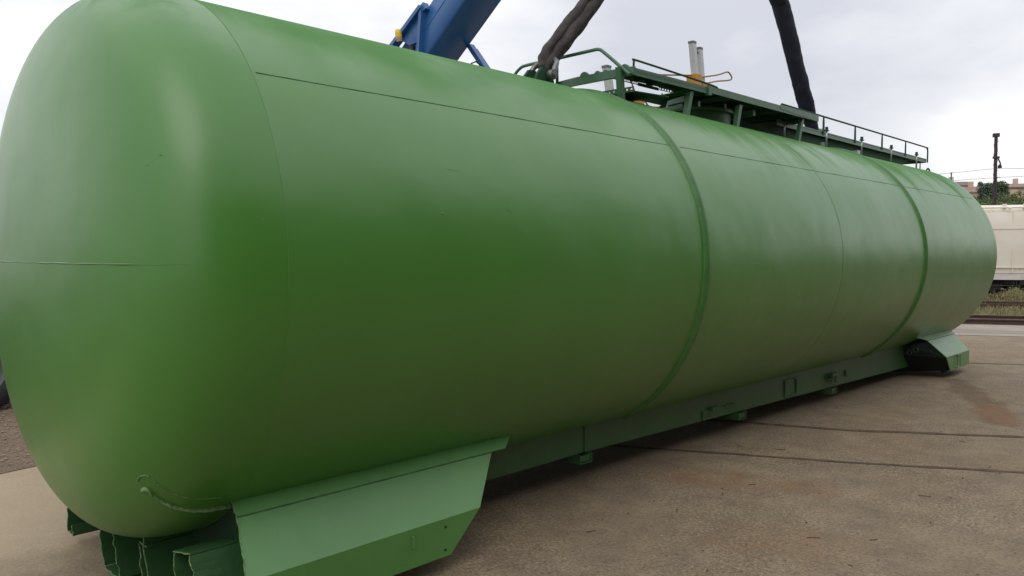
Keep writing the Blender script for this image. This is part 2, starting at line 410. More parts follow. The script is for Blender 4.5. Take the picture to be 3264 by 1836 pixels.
stones('yard_grit', 'dark and pale grit scattered over the concrete yard', pts, .003, .012, M_TWIG, 5)
pts = []
for _ in range(500):
    d = r.uniform(1.6, 12); a = radians(r.uniform(4, 55)); pts.append((d*cos(a), -4.605 + d*sin(a)))
pts = [p for p in pts if p[1] < 2.5 and not (1.3 < p[0] < 4 and p[1] > -1.5)]
stones('pale_grit', 'pale chips of gravel scattered over the concrete yard', pts, .002, .007, simple('pale_chip', (.5, .44, .38), .8), 6)
mb = MB()
for _ in range(26):
    d = r.uniform(2.2, 9); a = radians(r.uniform(5, 45)); x, y = d*cos(a), -4.605 + d*sin(a)
    if 1.3 < x < 4 and y > -1.5: continue
    t_ = r.uniform(0, 6.3); L_ = r.uniform(.03, .09); pth = [Vector((x + cos(t_)*L_*q + r.uniform(-.006,.006), y + sin(t_)*L_*q + r.uniform(-.006,.006), .011)) for q in (0, .33, .66, 1)]
    mb.tube(pth, .0022, 4)
tag(mb.build('dry_twigs', M_TWIG), 'thin dry twigs scattered on the concrete yard', 'debris', kind='stuff')

# ------------------------------------------------------------------ the tank
R = 1.5; S1, S2, S3, SH, SF, HB, HN = 5.284, 10.532, 7.927, 1.748, 13.865, .674, 3.15
TK = empty('tank_barrel', (7.8, 0, 0), 'huge green wagon tank barrel hanging just above the concrete yard', 'tank')
SEG = 256
mb = MB(); xsn = [SH + (SF-SH)*i/48 for i in range(49)]
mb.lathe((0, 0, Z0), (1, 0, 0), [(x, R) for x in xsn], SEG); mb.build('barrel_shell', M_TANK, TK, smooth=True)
prof = [(SH, R)]
for i in range(1, 49):
    tt = (i/48)*pi/2; r_ = cos(tt)**(2/HN); u_ = sin(tt)**(2/HN)
    prof.append((SH - HB*u_, max(R*r_, .0005)))
def resamp(p): return p
near = [(a, b_) for a, b_ in prof]
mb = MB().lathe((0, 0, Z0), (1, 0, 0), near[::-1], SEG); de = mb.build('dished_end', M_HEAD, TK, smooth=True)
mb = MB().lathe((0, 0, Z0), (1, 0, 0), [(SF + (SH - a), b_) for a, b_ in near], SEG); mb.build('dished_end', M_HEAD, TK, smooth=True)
# stiffening rings
def ringmesh(s, wd, h):
    pr = [(s-wd/2-.012, R-.004), (s-wd/2-.006, R+.006), (s-wd/2+.004, R+h*.55), (s-wd/2+.014, R+h*.92), (s-wd*.12, R+h), (s+wd*.12, R+h*.86), (s+wd/2-.014, R+h*.92), (s+wd/2-.002, R+h*.5), (s+wd/2+.008, R+.005), (s+wd/2+.014, R-.004)]
    return MB().lathe((0, 0, Z0), (1, 0, 0), pr, SEG)
ringmesh(S1, .058, .026).build('stiffening_ring', M_RING, TK, smooth=True)
ringmesh(S2, .058, .026).build('stiffening_ring', M_RING, TK, smooth=True)
# seams
def circ_seam(s, rad, mat, name='weld_seam'):
    mb = MB(); pth = []
    for i in range(361):
        a = 2*pi*i/360; rr = R + rad*.15 + .0006*mnoise.noise(Vector((a*30, s, 0))); pth.append((s + .0015*mnoise.noise(Vector((a*9, s, 5))), -rr*cos(a), Z0 + rr*sin(a)))
    mb.tube(pth, rad, 6, cap=False); mb.build(name, mat, TK, smooth=True)
circ_seam(SH, .0017, M_TANK); circ_seam(S3, .0018, M_TANK)
def long_seam(x0, x1, th, rad, mat, wob=.002):
    mb = MB(); k = int((x1-x0)/.04); pth = []; rads = []
    for i in range(k+1):
        x = x0 + (x1-x0)*i/k; a = th + wob*mnoise.noise(Vector((x*2, th, 0))); pth.append((x, -R*cos(a), Z0 + R*sin(a))); rads.append(rad*(.75 + .7*abs(mnoise.noise(Vector((x*5, 1, th))))))
    mb.tube(pth, rads, 6); mb.build('weld_seam', mat, TK, smooth=True)
TH = radians(37.8)
long_seam(SH+.02, S1-.04, TH, .0029, M_SEAM); long_seam(S1+.10, S2-.04, TH, .0028, M_SEAM); long_seam(S2+.10, SF-.02, TH, .0030, M_SEAM)
# horizontal bead across the near dished end, fading out on the shell
def headpt(t, ang, off=0):
    """t 0 at shell .. 1 at the pole"""
    tt = t*pi/2; rr = R*max(cos(tt), 1e-4)**(2/HN) + off; return Vector((SH - (HB+off)*sin(tt)**(2/HN), -rr*cos(ang), Z0 + rr*sin(ang)))
mb = MB(); pth = []; rads = []
zc = .03
for i in range(120):
    y = -1.49 + 2.9*i/119; rr = sqrt(y*y + zc*zc)
    q = max(0, 1 - (rr/R)**HN)**(1/HN); x = SH - HB*q
    pth.append((x, y, Z0 + zc + .003*mnoise.noise(Vector((y*6, 0, 0))))); rads.append(.0042*(.5 + 1.3*abs(mnoise.noise(Vector((y*4, 3, 0)))))*min(1, max(.05, (y+1.49)/.35)))
mb.tube(pth, rads, 6); mb.build('weld_seam', M_HEAD, TK, smooth=True)
# remains of the cut flange curling up from the near support
strapU = [(1.291,-.932,-.966),(1.29,-.954,-.943),(1.302,-.987,-.93),(1.32,-1.002,-.94),(1.357,-1.01,-.982),(1.411,-1.012,-1.029),(1.473,-1.015,-1.064),(1.553,-1.015,-1.09),(1.64,-1.014,-1.103),(1.664,-.994,-1.122)]
strapL = [(1.309,-.914,-1.01),(1.313,-.935,-.997),(1.328,-.951,-1.002),(1.365,-.949,-1.047),(1.42,-.95,-1.092),(1.489,-.947,-1.131),(1.584,-.942,-1.159),(1.662,-.938,-1.169),(1.735,-.93,-1.177)]
def smoothpath(p, k=6):
    p = [Vector(q) for q in p]; o = []
    for i in range(len(p)-1):
        a = p[max(i-1, 0)]; b_ = p[i]; c_ = p[i+1]; d = p[min(i+2, len(p)-1)]
        for j in range(k):
            t = j/k; o.append(.5*((2*b_) + (c_-a)*t + (2*a-5*b_+4*c_-d)*t*t + (3*b_-a-3*c_+d)*t**3))
    o.append(p[-1]); return o
sU = smoothpath(strapU); MB().tube([Z(p) for p in sU], [.005 + .002*mnoise.noise(p*30) for p in sU], 6).build('weld_seam', M_BEAD, TK, smooth=True)
sL = smoothpath(strapL)
mb = MB(); rr_ = random.Random(2)
inner = []; outer = []
for p in sL:
    nrm = Vector((-.35 if p.x < SH else 0, p.y, p.z)).normalized()
    inner.append(Z(p - nrm*.02)); outer.append(Z(p + nrm*(.010 + .004*rr_.random())))
k = len(sL); mb.add(inner + outer + [v + Vector((0, 0, -.008)) for v in outer] + [v + Vector((0, 0, -.008)) for v in inner],
    [f for i in range(k-1) for f in ((i, i+1, k+i+1, k+i), (k+i, k+i+1, 2*k+i+1, 2*k+i), (2*k+i, 2*k+i+1, 3*k+i+1, 3*k+i))])
mb.build('cut_flange', M_EDGE, TK)
# two small paint runs / weld spatter on the shell
mb = MB()
for (x, y, z, s) in [(1.301,-1.26,.49,.010),(1.26,-1.219,.447,.007),(1.274,-1.235,.461,.005),(2.66,-1.472,.285,.010),(1.641,-1.481,.222,.004),(2.9,-1.497,.05,.006),(3.05,-1.495,.11,.004),(2.0,-1.45,.38,.004),(3.6,-1.44,.43,.005)]:
    n_ = Vector((-.4 if x < SH else 0, y, z)).normalized(); c = Z((x, y, z)) + n_*.001
    t1 = n_.cross(Vector((0,0,1))).normalized(); t2 = n_.cross(t1)
    vs = [c + t1*s*cos(a)*(1+.3*sin(3*a)) + t2*s*.6*sin(a) for a in [pi*2*i/8 for i in range(8)]] + [c + n_*s*.35 + t2*s*.2]
    mb.add(vs, [(i, (i+1) % 8, 8) for i in range(8)])
split(mb, 'weld_spatter', M_BEAD, TK)
# scrape lines on the shell
mb = MB()
for (x0, z0, x1, z1) in [(2.75,.53,2.82,.522),(3.15,.33,3.18,.30)]:
    pth = []
    for i in range(14):
        t = i/13; x = x0+(x1-x0)*t; z = z0+(z1-z0)*t + .01*mnoise.noise(Vector((x*6, z0, 0))); pth.append(Z((x, -sqrt(R*R - z*z) - .0002, z)))
    mb.tube(pth, [.0006 + .0004*mnoise.noise(Vector((i*.9, x0, 1))) for i in range(14)], 5)
split(mb, 'paint_scratch', M_SEAM, TK)

# side sills
def sill_bottom(x): return -1.505 - (x-4.7)*.0165 if x > 4.7 else -1.505
for sgn in (-1, 1):
    ys = .754*sgn; mb = MB(); k = 40; vs = []
    x0, x1 = (2.3, 13.2)
    zt = -sqrt(R*R - .754**2) + .002
    for i in range(k+1):
        x = x0 + (x1-x0)*i/k; zb = sill_bottom(x)
        for (yy, zz) in ((ys, zt), (ys, zb), (ys - sgn*.11, zb), (ys - sgn*.11, zb+.012), (ys - sgn*.012, zb+.012), (ys - sgn*.012, zt)):
            vs.append(Z((x, yy, zz)))
    fs = [(6*i+j, 6*i+(j+1) % 6, 6*i+6+(j+1) % 6, 6*i+6+j) for i in range(k) for j in range(6)]
    mb.add(vs, fs + [tuple(range(6)), tuple(6*k + j for j in range(6))[::-1]])
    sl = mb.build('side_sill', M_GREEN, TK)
    if sgn < 0:
        nsill = sl
        mb = MB()                                       # backing strip where two lengths of sill meet
        mb.box(Z((4.725, -.763, -1.50)), Z((4.745, -.7545, -1.30))); mb.build('joint_strip', M_GREEN, sl)
        mb = MB()
        for a, b_ in (((8.24,-1.35),(8.26,-1.545)), ((8.53,-1.35),(8.55,-1.53)), ((8.26,-1.35),(8.53,-1.362)), ((8.26,-1.533),(8.53,-1.545))):
            mb.box(Z((a[0], -.770, min(a[1], b_[1]))), Z((b_[0], -.755, max(a[1], b_[1]))))
        mb.build('step_frame', M_GREEN, sl)
        mb = MB(); mb.box(Z((6.62, -.80, -1.45)), Z((6.76, -.755, -1.42))); mb.box(Z((6.9, -.79, -1.452)), Z((7.1, -.755, -1.442))); split(mb, 'cable_clip', M_GREEN, sl)
        mb = MB(); mb.box(Z((9.42, -.82, -1.44)), Z((9.62, -.755, -1.405))); mb.cyl(Z((9.45, -.80, -1.44)), Z((9.45, -.80, -1.50)), .018, 8); mb.cyl(Z((9.56, -.80, -1.44)), Z((9.56, -.80, -1.53)), .014, 8)
        mb.box(Z((9.36, -.80, -1.475)), Z((9.66, -.775, -1.46))); mb.build('drain_bracket', M_GREEN, sl)
        mb = MB(); mb.box(Z((9.95, -.775, -1.50)), Z((9.97, -.755, -1.42))); mb.box(Z((6.5, -.77, -1.53)), Z((6.52, -.755, -1.44))); split(mb, 'rib', M_GREEN, sl)
# cross members standing below the sills
for x in (4.70, 7.22, 9.53):
    zb = sill_bottom(x); mb = MB()
    h = .075; mb.box(Z((x-.075, -.80, zb-h)), Z((x-.065, .80, zb-.001))); mb.box(Z((x+.065, -.80, zb-h)), Z((x+.075, .80, zb-.001)))
    mb.box(Z((x-.065, -.80, zb-h)), Z((x+.065, .80, zb-h+.008))); mb.box(Z((x-.065, -.79, zb-.06)), Z((x+.065, -.785, zb-.012)))
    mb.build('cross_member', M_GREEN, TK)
# centre sill
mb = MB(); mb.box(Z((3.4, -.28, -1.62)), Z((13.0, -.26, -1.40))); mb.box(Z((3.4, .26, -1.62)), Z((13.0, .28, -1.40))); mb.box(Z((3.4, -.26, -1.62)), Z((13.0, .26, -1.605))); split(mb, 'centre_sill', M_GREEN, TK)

# torch-cut stubs of the underframe below the near end
rj = random.Random(11)
def jag(): return rj.uniform(-.007, .007)
def cut_plate(a_top, a_bot, x_end, thick, name, parent, mat=M_GREEN, n=14, edge=True):
    """plate running in +x; its near end is a ragged cut from a_top to a_bot (both (x,y,z))"""
    a, b_ = Vector(a_top), Vector(a_bot); mb = MB(); tdir = Vector(thick); pts = []
    for i in range(n+1): 
        p = a.lerp(b_, i/n); pts.append(p + Vector((jag(), jag()*.4, 0)))
    far = [Vector((x_end, p.y, p.z)) for p in (a.lerp(b_, i/n) for i in range(n+1))]
    vs = ZZ(pts) + ZZ(far) + ZZ([p + tdir for p in pts]) + ZZ([p + tdir for p in far]); k = n+1
    fs = []
    for i in range(n): fs += [(i, i+1, k+i+1, k+i), (2*k+i, 3*k+i, 3*k+i+1, 2*k+i+1), (i, 2*k+i, 2*k+i+1, i+1)]
    fs += [(0, k, 3*k, 2*k), (n, 2*k+n, 3*k+n, k+n)]
    mb.add(vs, fs); o = mb.build(name, mat, parent)
    if edge:  # bright tube along the cut, coloured as if catching the light
        mid = [Z(p + tdir*.5 + Vector((-.002, 0, 0))) for p in pts]; fp = []
        for p, q in zip(mid[:-1], mid[1:]):
            for j in range(3): fp.append(p.lerp(q, j/3) + Vector((jag()*.15, jag()*.25, 0)))
        fp.append(mid[-1]); MB().tube(fp, [.0018 + .0016*rj.random() for _ in fp], 5).build('cut_edge', M_EDGE, o)
    return o
T = .010
# far sill end (angle section)
cut_plate((1.5, .878, -1.23), (1.5, .888, -1.722), 2.3, (0, T, 0), 'cut_sill_end', TK)
cut_plate((1.5, .888, -1.722), (1.5, .805, -1.722), 2.3, (0, 0, -T), 'cut_sill_end', TK, n=4)
cut_plate((1.5, .802, -1.662), (1.5, .802, -1.722), 2.3, (0, T, 0), 'cut_sill_end', TK, n=4)
# far centre sill: channel
cut_plate((1.5, .325, -1.40), (1.5, .217, -1.755), 2.3, (0, T, 0), 'cut_sill_end', TK)
cut_plate((1.5, .217, -1.757), (1.5, -.03, -1.757), 2.3, (0, 0, -T), 'cut_sill_end', TK, n=8)
cut_plate((1.5, .115, -1.40), (1.5, -.045, -1.752), 2.3, (0, T, 0), 'cut_sill_end', TK)
# near centre sill box and folded web
cut_plate((1.5, -.375, -1.34), (1.5, -.47, -1.775), 2.3, (0, -T, 0), 'cut_sill_end', TK)
cut_plate((1.5, -.335, -1.475), (1.5, -.425, -1.775), 2.3, (0, T, 0), 'cut_sill_end', TK)
cut_plate((1.5, -.338, -1.470), (1.5, -.43, -1.470), 2.3, (0, 0, T), 'cut_sill_end', TK, n=4)
# near sill stub: box open at the end
cut_plate((1.5, -.80, -1.395), (1.5, -.88, -1.775), 1.75, (0, T, 0), 'cut_sill_end', TK)
cut_plate((1.5, -.80, -1.392), (1.5, -.995, -1.352), 1.75, (0, 0, T), 'cut_sill_end', TK, n=8)
cut_plate((1.5, -.995, -1.355), (1.5, -1.13, -1.70), 1.75, (0, T, 0), 'cut_sill_end', TK)
# bolster plate across the frame between the stubs
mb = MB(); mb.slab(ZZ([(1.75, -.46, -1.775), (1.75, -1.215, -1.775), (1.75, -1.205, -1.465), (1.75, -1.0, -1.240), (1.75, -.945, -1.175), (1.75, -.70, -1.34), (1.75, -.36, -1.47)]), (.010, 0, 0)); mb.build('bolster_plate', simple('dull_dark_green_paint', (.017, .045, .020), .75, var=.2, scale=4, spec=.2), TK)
mb = MB(); mb.slab(ZZ([(2.1, .88, -1.72), (2.1, -1.1, -1.70), (2.1, -1.1, -1.40), (2.1, -.94, -1.20), (2.1, 0, -1.52), (2.1, .88, -1.22)]), (.012, 0, 0)); mb.build('bolster_plate', M_SHADE, TK)

# outriggers (jacking brackets)
def bracket(A, A2, Bp, Cp, A2w, label_cut, nm='support_bracket'):
    """A=(xl,xr) at top edge, A2=(xl,xr) flange lower edge, A2w=(xl,xr) panel upper edge, Bp, Cp=(xl,xr)"""
    fl = MB(); up_ = Vector((0, -.77, .64)) * .006
    yA, zA = -.958, -1.1545; yB, zB = -1.010, -1.211; yC, zC = -1.24, -1.457; yD, zD = -1.24, -1.68
    def jl(xl, y, z): return (xl + (jag() if label_cut else 0), y, z)
    n = 12
    def panel(xl0, xr0, xl1, xr1, p0, p1, th, mat, name, parent, k=12):
        mb = MB(); L = []; Rr = []
        for i in range(k+1):
            t = i/k; y = p0[0] + (p1[0]-p0[0])*t; z = p0[1] + (p1[1]-p0[1])*t
            L.append(Vector(jl(xl0 + (xl1-xl0)*t, y, z))); Rr.append(Vector((xr0 + (xr1-xr0)*t, y, z)))
        cols = 24; vs = []
        for i in range(k+1):
            for j in range(cols+1): vs.append(Z(L[i].lerp(Rr[i], j/cols)))
        W = cols+1; off = Vector(th); m0 = len(vs)
        vs2 = [v + off for v in vs]
        fs = [(i*W+j, (i+1)*W+j, (i+1)*W+j+1, i*W+j+1) for i in range(k) for j in range(cols)]
        fs2 = [tuple(m0 + q for q in f[::-1]) for f in fs]
        side = [(i*W, i*W+m0, (i+1)*W+m0, (i+1)*W) for i in range(k)] + [(i*W+cols, (i+1)*W+cols, (i+1)*W+cols+m0, i*W+cols+m0) for i in range(k)]
        side += [(j, j+1, j+1+m0, j+m0) for j in range(cols)] + [(k*W+j, k*W+j+m0, k*W+j+1+m0, k*W+j+1) for j in range(cols)]
        mb.add(vs + vs2, fs + fs2 + side); o = mb.build(name, mat, parent)
        if label_cut:
            fp = []
            for p, q in zip(L[:-1], L[1:]):
                for j in range(3): fp.append(Z(p.lerp(q, j/3) + Vector((jag()*.25-.002, -.004, .002))))
            MB().tube(fp, [.0018 + .0016*rj.random() for _ in fp], 5).build('cut_edge', M_EDGE, o)
        return o
    inw = (0, .008, -.009)
    main = panel(A2w[0], A2w[1], Bp[0], Bp[1], (yB-.001, zB), (yC, zC), inw, M_PLATE, nm, TK)
    fls = empty_free = panel(A[0], A[1], A2[0], A2[1], (yA, zA), (yB-.007, zB-.004), (0, .006, -.007), M_PLATE, nm, TK, 6)
    low = panel(Bp[0], Bp[1], Cp[0], Cp[1], (yC, zC-.0005), (yD, zD), (0, .012, 0), M_PLATE, nm, TK, 8)
    # seam under the flange
    pth = [Z((A2w[0] + (A2w[1]-A2w[0])*i/50, yB-.010, zB-.008 + .002*mnoise.noise(Vector((i*.7, A[0], 0))))) for i in range(51)]
    MB().tube(pth, [.0045 + .002*mnoise.noise(Vector((i*.9, 2, 0))) for i in range(51)], 5).build('weld_seam', M_SEAM, main)
    return main, fls, low
nb = bracket((1.727, 3.69), (1.722, 3.585), (1.662, 3.144), (1.665, 2.911), (1.722, 3.466), True)
fb = bracket((12.04, 13.68), (12.34, 13.69), (12.48, 13.665), (12.69, 13.665), (12.34, 13.685), False)
# end webs
mb = MB(); mb.add(ZZ([(3.44, -1.012, -1.222), (3.125, -1.228, -1.465), (2.895, -1.228, -1.672), (2.45, -.765, -1.62), (2.95, -.765, -1.33), (3.448, -1.005, -1.222), (3.133, -1.220, -1.465), (2.903, -1.220, -1.672), (2.458, -.757, -1.62), (2.958, -.757, -1.33)]), [(0,1,2,3,4), (9,8,7,6,5), (0,5,6,1), (1,6,7,2), (2,7,8,3), (3,8,9,4), (4,9,5,0)]); mb.build('bracket_web', M_GREEN, TK)
mb = MB(); mb.slab(ZZ([(12.35, -1.005, -1.232), (12.49, -1.232, -1.465), (12.70, -1.232, -1.678), (12.5, -.75, -1.72), (12.15, -.50, -1.72), (11.95, -.50, -1.42), (12.1, -.80, -1.30)]), (.008, .008, 0)); fw = mb.build('bracket_web', M_SHADE, TK)
mb = MB()
for (y, z) in ((-.84, -1.385), (-.925, -1.345)):
    c = Z((12.13, y, z)); pth = [c + Vector((.045*cos(a)*.3, .035*cos(a), .035*sin(a))) for a in [2*pi*i/20 for i in range(21)]]; mb.tube(pth, .006, 5)
mb.build('pipe_flange', M_GREEN, fw)
mb = MB(); mb.slab(ZZ([(13.66, -1.0, -1.225), (13.66, -1.236, -1.46), (13.66, -1.236, -1.68), (13.66, -.3, -1.68), (13.66, -.3, -1.50), (13.66, -.80, -1.27)]), (-.012, 0, 0)); split(mb, 'bracket_web', M_GREEN, TK)
mb = MB(); mb.box(Z((12.85, -1.2, -1.675)), Z((13.6, .6, -1.665))); mb.cyl(Z((12.75, -1.14, -1.74)), Z((12.75, -1.14, -1.70)), .04, 12); mb.build('bracket_floor', M_WALK, TK)
# handle, lug and bolt holes on the lower plates
mb = MB(); 
for x in (12.96, 13.09): mb.cyl(Z((x, -1.262, -1.65)), Z((x, -1.262, -1.46)), .007, 8)
mb.box(Z((12.93, -1.275, -1.47)), Z((13.12, -1.2395, -1.458))); mb.box(Z((12.93, -1.275, -1.66)), Z((13.12, -1.2395, -1.648))); mb.build('step_handle', M_PLATE, fb[2])
mb = MB(); mb.tube([Z(p) for p in [(2.627,-1.241,-1.497),(2.627,-1.258,-1.503),(2.627,-1.258,-1.56),(2.626,-1.241,-1.567)]], .004, 6); mb.build('tie_loop', M_PLATE, nb[2])
mb = MB()
for (x, z) in ((2.871, -1.507), (2.870, -1.641)):
    mb.lathe(Z((x, -1.2405, z)), (0, -1, 0), [(0, .0085), (.0015, .0085), (.0016, .0001)], 12)
split(mb, 'bolt_hole', M_DKMET, nb[2])

# lifting lugs
def lug(x):
    mb = MB(); prof = [(x-.13, -.0, 1.485), (x-.10, 0, 1.60), (x-.04, 0, 1.665), (x+.04, 0, 1.665), (x+.09, 0, 1.61), (x+.14, 0, 1.485)]
    mb.slab(ZZ([(p[0], -.09, p[2]) for p in prof]), (0, .03, 0)); mb.slab(ZZ([(p[0], .06, p[2]) for p in prof]), (0, .03, 0))
    return mb.build('lifting_lug', M_WALK, TK)
lug(5.0); lug(10.72)
# manhole
mb = MB(); mb.lathe(Z((7.45, 0, 1.42)), (0, 0, 1), [(0, .43), (.13, .43), (.13, .47), (.16, .47), (.16, .43), (.20, .38), (.215, .0005)], 40); mh = mb.build('manhole', M_GREEN, TK, auto=30)
mb = MB()
for i in range(8):
    a = 2*pi*i/8; c = Z((7.45 + .43*cos(a), .43*sin(a), 1.56)); mb.cyl(c, c + Vector((0, 0, .08)), .014, 8)
split(mb, 'clamp_bolt', M_STEEL, mh)

# --------------------------------------------- wide platform over the manhole
FY = -.60
deck = MB(); zs = lambda x: 1.676 + (x-5.58)*.0135
x0, xm, x1 = 5.56, 6.83, 9.36
deck.slab(ZZ([(x0, FY+.02, zs(x0)), (xm, FY+.02, zs(xm)), (xm, -.372, zs(xm)), (x0, -.372, zs(x0))]), (0, 0, -.006))
deck.slab(ZZ([(xm+.02, FY, zs(xm)+.015), (x1, FY, zs(x1)), (x1, .30, zs(x1)), (xm+.02, .30, zs(xm)+.015)]), (0, 0, -.006))
PL = deck.build('platform_deck', M_WALK, TK)
# perforated toe flange and plain toe flange
mb = MB(); mb.perforated(Z((x0, FY, zs(x0)-.062)), (xm-x0, 0, zs(xm)-zs(x0)), (0, 0, .064), 44, 1, .34); mb.perforated(Z((x0, FY+.012, zs(x0)-.062)), (xm-x0, 0, zs(xm)-zs(x0)), (0, 0, .064), 44, 1, .34)
mb.build('perforated_flange', M_WFL, PL)
mb = MB(); mb.slab(ZZ([(xm+.03, FY-.004, zs(xm)+.018), (xm+.03, FY-.004, zs(xm)-.050), (x1, FY-.004, zs(x1)-.066), (x1, FY-.004, zs(x1)+.002)]), (0, .008, 0))
mb.slab(ZZ([(8.35, FY-.008, zs(8.35)-.03), (x1+.01, FY-.008, zs(x1)-.068), (x1+.01, FY-.008, zs(x1)+.010), (8.35, FY-.008, zs(8.35)+.020)]), (0, .003, 0))
mb.box(Z((x1-.002, FY, zs(x1)-.066)), Z((x1+.006, .30, zs(x1)-.001))); mb.build('toe_flange', M_WFL, PL)
mb = MB(); mb.box(Z((xm-.03, FY-.015, zs(xm)-.075)), Z((xm+.025, FY+.03, zs(xm)+.015))); mb.build('hinge_bracket', M_WFL, PL)
# back edge with slots where the sky shows, cross joists below
mb = MB(); mb.perforated(Z((x0, -.37, zs(x0)-.062)), (.40, 0, .0054), (0, 0, .030), 13, 1, .5); mb.slab(ZZ([(x0, -.368, zs(x0)-.032), (xm, -.368, zs(xm)-.032), (xm, -.368, zs(xm)-.002), (x0, -.368, zs(x0)-.002)]), (0, .003, 0)); mb.perforated(Z((x0+.74, -.37, zs(x0+.74)-.062)), (.27, 0, .0036), (0, 0, .030), 6, 1, .5); mb.slab(ZZ([(x0+.40, -.368, zs(x0)-.062), (x0+.74, -.368, zs(x0)-.058), (x0+.74, -.368, zs(x0)-.030), (x0+.40, -.368, zs(x0)-.030)]), (0, .003, 0)); mb.build('perforated_flange', M_WFL, PL)
mb = MB()
for x in (5.62, 6.1, 6.55, 7.3, 7.75, 8.35, 8.9, 9.3):
    mb.box(Z((x-.02, FY+.03, zs(x)-.055)), Z((x+.02, -.375 if x < 6.8 else .28, zs(x)-.008)))
split(mb, 'joist', M_WALK, PL)
for i in range(7):
    mb = MB(); xx = 5.66 + .17*i
    mb.box(Z((xx-.055, FY+.03, zs(xx)-.03)), Z((xx-.05, -.375, zs(xx)-.007))); mb.box(Z((xx+.05, FY+.03, zs(xx)-.03)), Z((xx+.055, -.375, zs(xx)-.007))); split(mb, 'grating_fold', M_WALK, PL)
# kick rail on the front edge
mb = MB(); mb.tube(ZZ(smoothpath([(5.57, FY, 1.672), (5.572, FY, 1.72), (5.582, FY, 1.738), (5.61, FY, 1.744), (6.2, FY, 1.736), (6.86, FY, 1.722), (6.98, FY, 1.712)], 5)), .010, 8); mb.build('kick_rail', M_WALK, PL, smooth=True)
# cross beam with ladder head at the near end
XB = 5.40
mb = MB(); mb.slab(ZZ([(XB, .15, 1.635), (XB, -.10, 1.645), (XB, -.50, 1.645), (XB, -.72, 1.640), (XB, -.72, 1.575), (XB, -.50, 1.575), (XB, -.02, 1.575), (XB, .15, 1.56)]), (.035, 0, 0)); mb.slab(ZZ([(XB+.035, -.72, 1.64), (x0, FY-.02, 1.67), (x0, FY-.02, 1.61), (XB+.035, -.72, 1.58)]), (0, .012, 0))
mb.build('cross_beam', M_WFL, PL)
mb = MB()
for y, s in ((-.18, .05), (-.33, .035), (-.42, .03), (-.62, .045)):
    mb.lathe(Z((XB+.005, y, 1.630)), (1, 0, 0), [(0, .0005), (0, s), (.025, s), (.025, .0005)], 14)
split(mb, 'cam_plate', M_WFL, PL)
mb = MB(); hoop = smoothpath([(XB-.02, .72, 1.66), (XB-.02, .66, 1.77), (XB-.02, .58, 1.83), (XB-.02, .48, 1.845), (XB-.02, .1, 1.842), (XB-.02, -.28, 1.842), (XB-.02, -.36, 1.838), (XB-.02, -.42, 1.805), (XB-.02, -.62, 1.635), (XB-.02, -.70, 1.57)], 5)
mb.tube(ZZ(hoop), .015, 10); mb.cyl(Z((XB-.02, .115, 1.842)), Z((XB-.02, .11, 1.60)), .014, 8); mb.build('hoop_handrail', M_WFL, PL, smooth=True)
# lower perforated step beam
mb = MB(); mb.perforated(Z((XB+.12, -.12, 1.465)), (0, -.52, -.006), (0, 0, .045), 11, 1, .3); mb.build('step_flange', M_WFL, PL)
mb = MB(); mb.slab(ZZ([(XB+.125, -.12, 1.468), (XB+.125, -.63, 1.462), (6.12, -.60, 1.50), (6.12, -.05, 1.52)]), (0, 0, .008)); mb.build('step_plate', M_WALK, PL)
mb = MB(); mb.box(Z((6.10, -.16, 1.45)), Z((6.19, -.10, 1.56))); mb.build('step_post', M_WFL, PL)
mb = MB(); mb.slab(ZZ([(6.62, .0, 1.50), (6.62, -.42, 1.535), (6.62, -.42, 1.495), (6.62, .0, 1.46)]), (.02, 0, 0)); mb.build('hatch_strut', M_WFL, PL)
mb = MB(); mb.slab(ZZ([(6.60, -.26, 1.53), (6.60, -.27, 1.575), (6.60, -.46, 1.60), (6.60, -.46, 1.545)]), (.015, 0, 0)); mb.build('strut_plate', M_WFL, PL)
# legs
def leg(xt, xb, yt=-.575, yb=-.57, w_=.055, zt=1.62):
    mb = MB(); zb = sqrt(R*R - yb*yb) - .01
    mb.slab(ZZ([(xt-w_/2, yt, zt), (xt+w_/2, yt, zt), (xb+w_/2*.9, yb, zb), (xb-w_/2*.9, yb, zb)]), (0, .012, 0))
    mb.slab(ZZ([(xt-w_/2, yt+.012, zt), (xb-w_/2*.9, yb+.012, zb), (xb-w_/2*.9, yb+.05, zb+.0), (xt-w_/2, yt+.05, zt)]), (.010, 0, 0))
    mb.build('support_leg', M_WFL, PL)
leg(5.36, 5.43, yt=-.63, yb=-.60, zt=1.64); leg(6.56, 6.50); leg(7.52, 7.46); leg(9.02, 8.93, zt=1.66)
for xx in (7.5, 9.0):
    mb = MB(); mb.bar(Z((xx, .27, 1.63)), Z((xx, .27, 1.46)), .06, .012, (1, 0, 0)); mb.build('support_leg', M_WFL, PL)
mb = MB(); mb.bar(Z((7.95, -.5, 1.60)), Z((7.95, .28, 1.60)), .05, .06); split(mb, 'brace', M_WFL, PL)
mb = MB(); mb.box(Z((8.0, -.25, 1.475)), Z((8.7, .2, 1.56))); mb.build('equipment_box', M_WALK, TK)

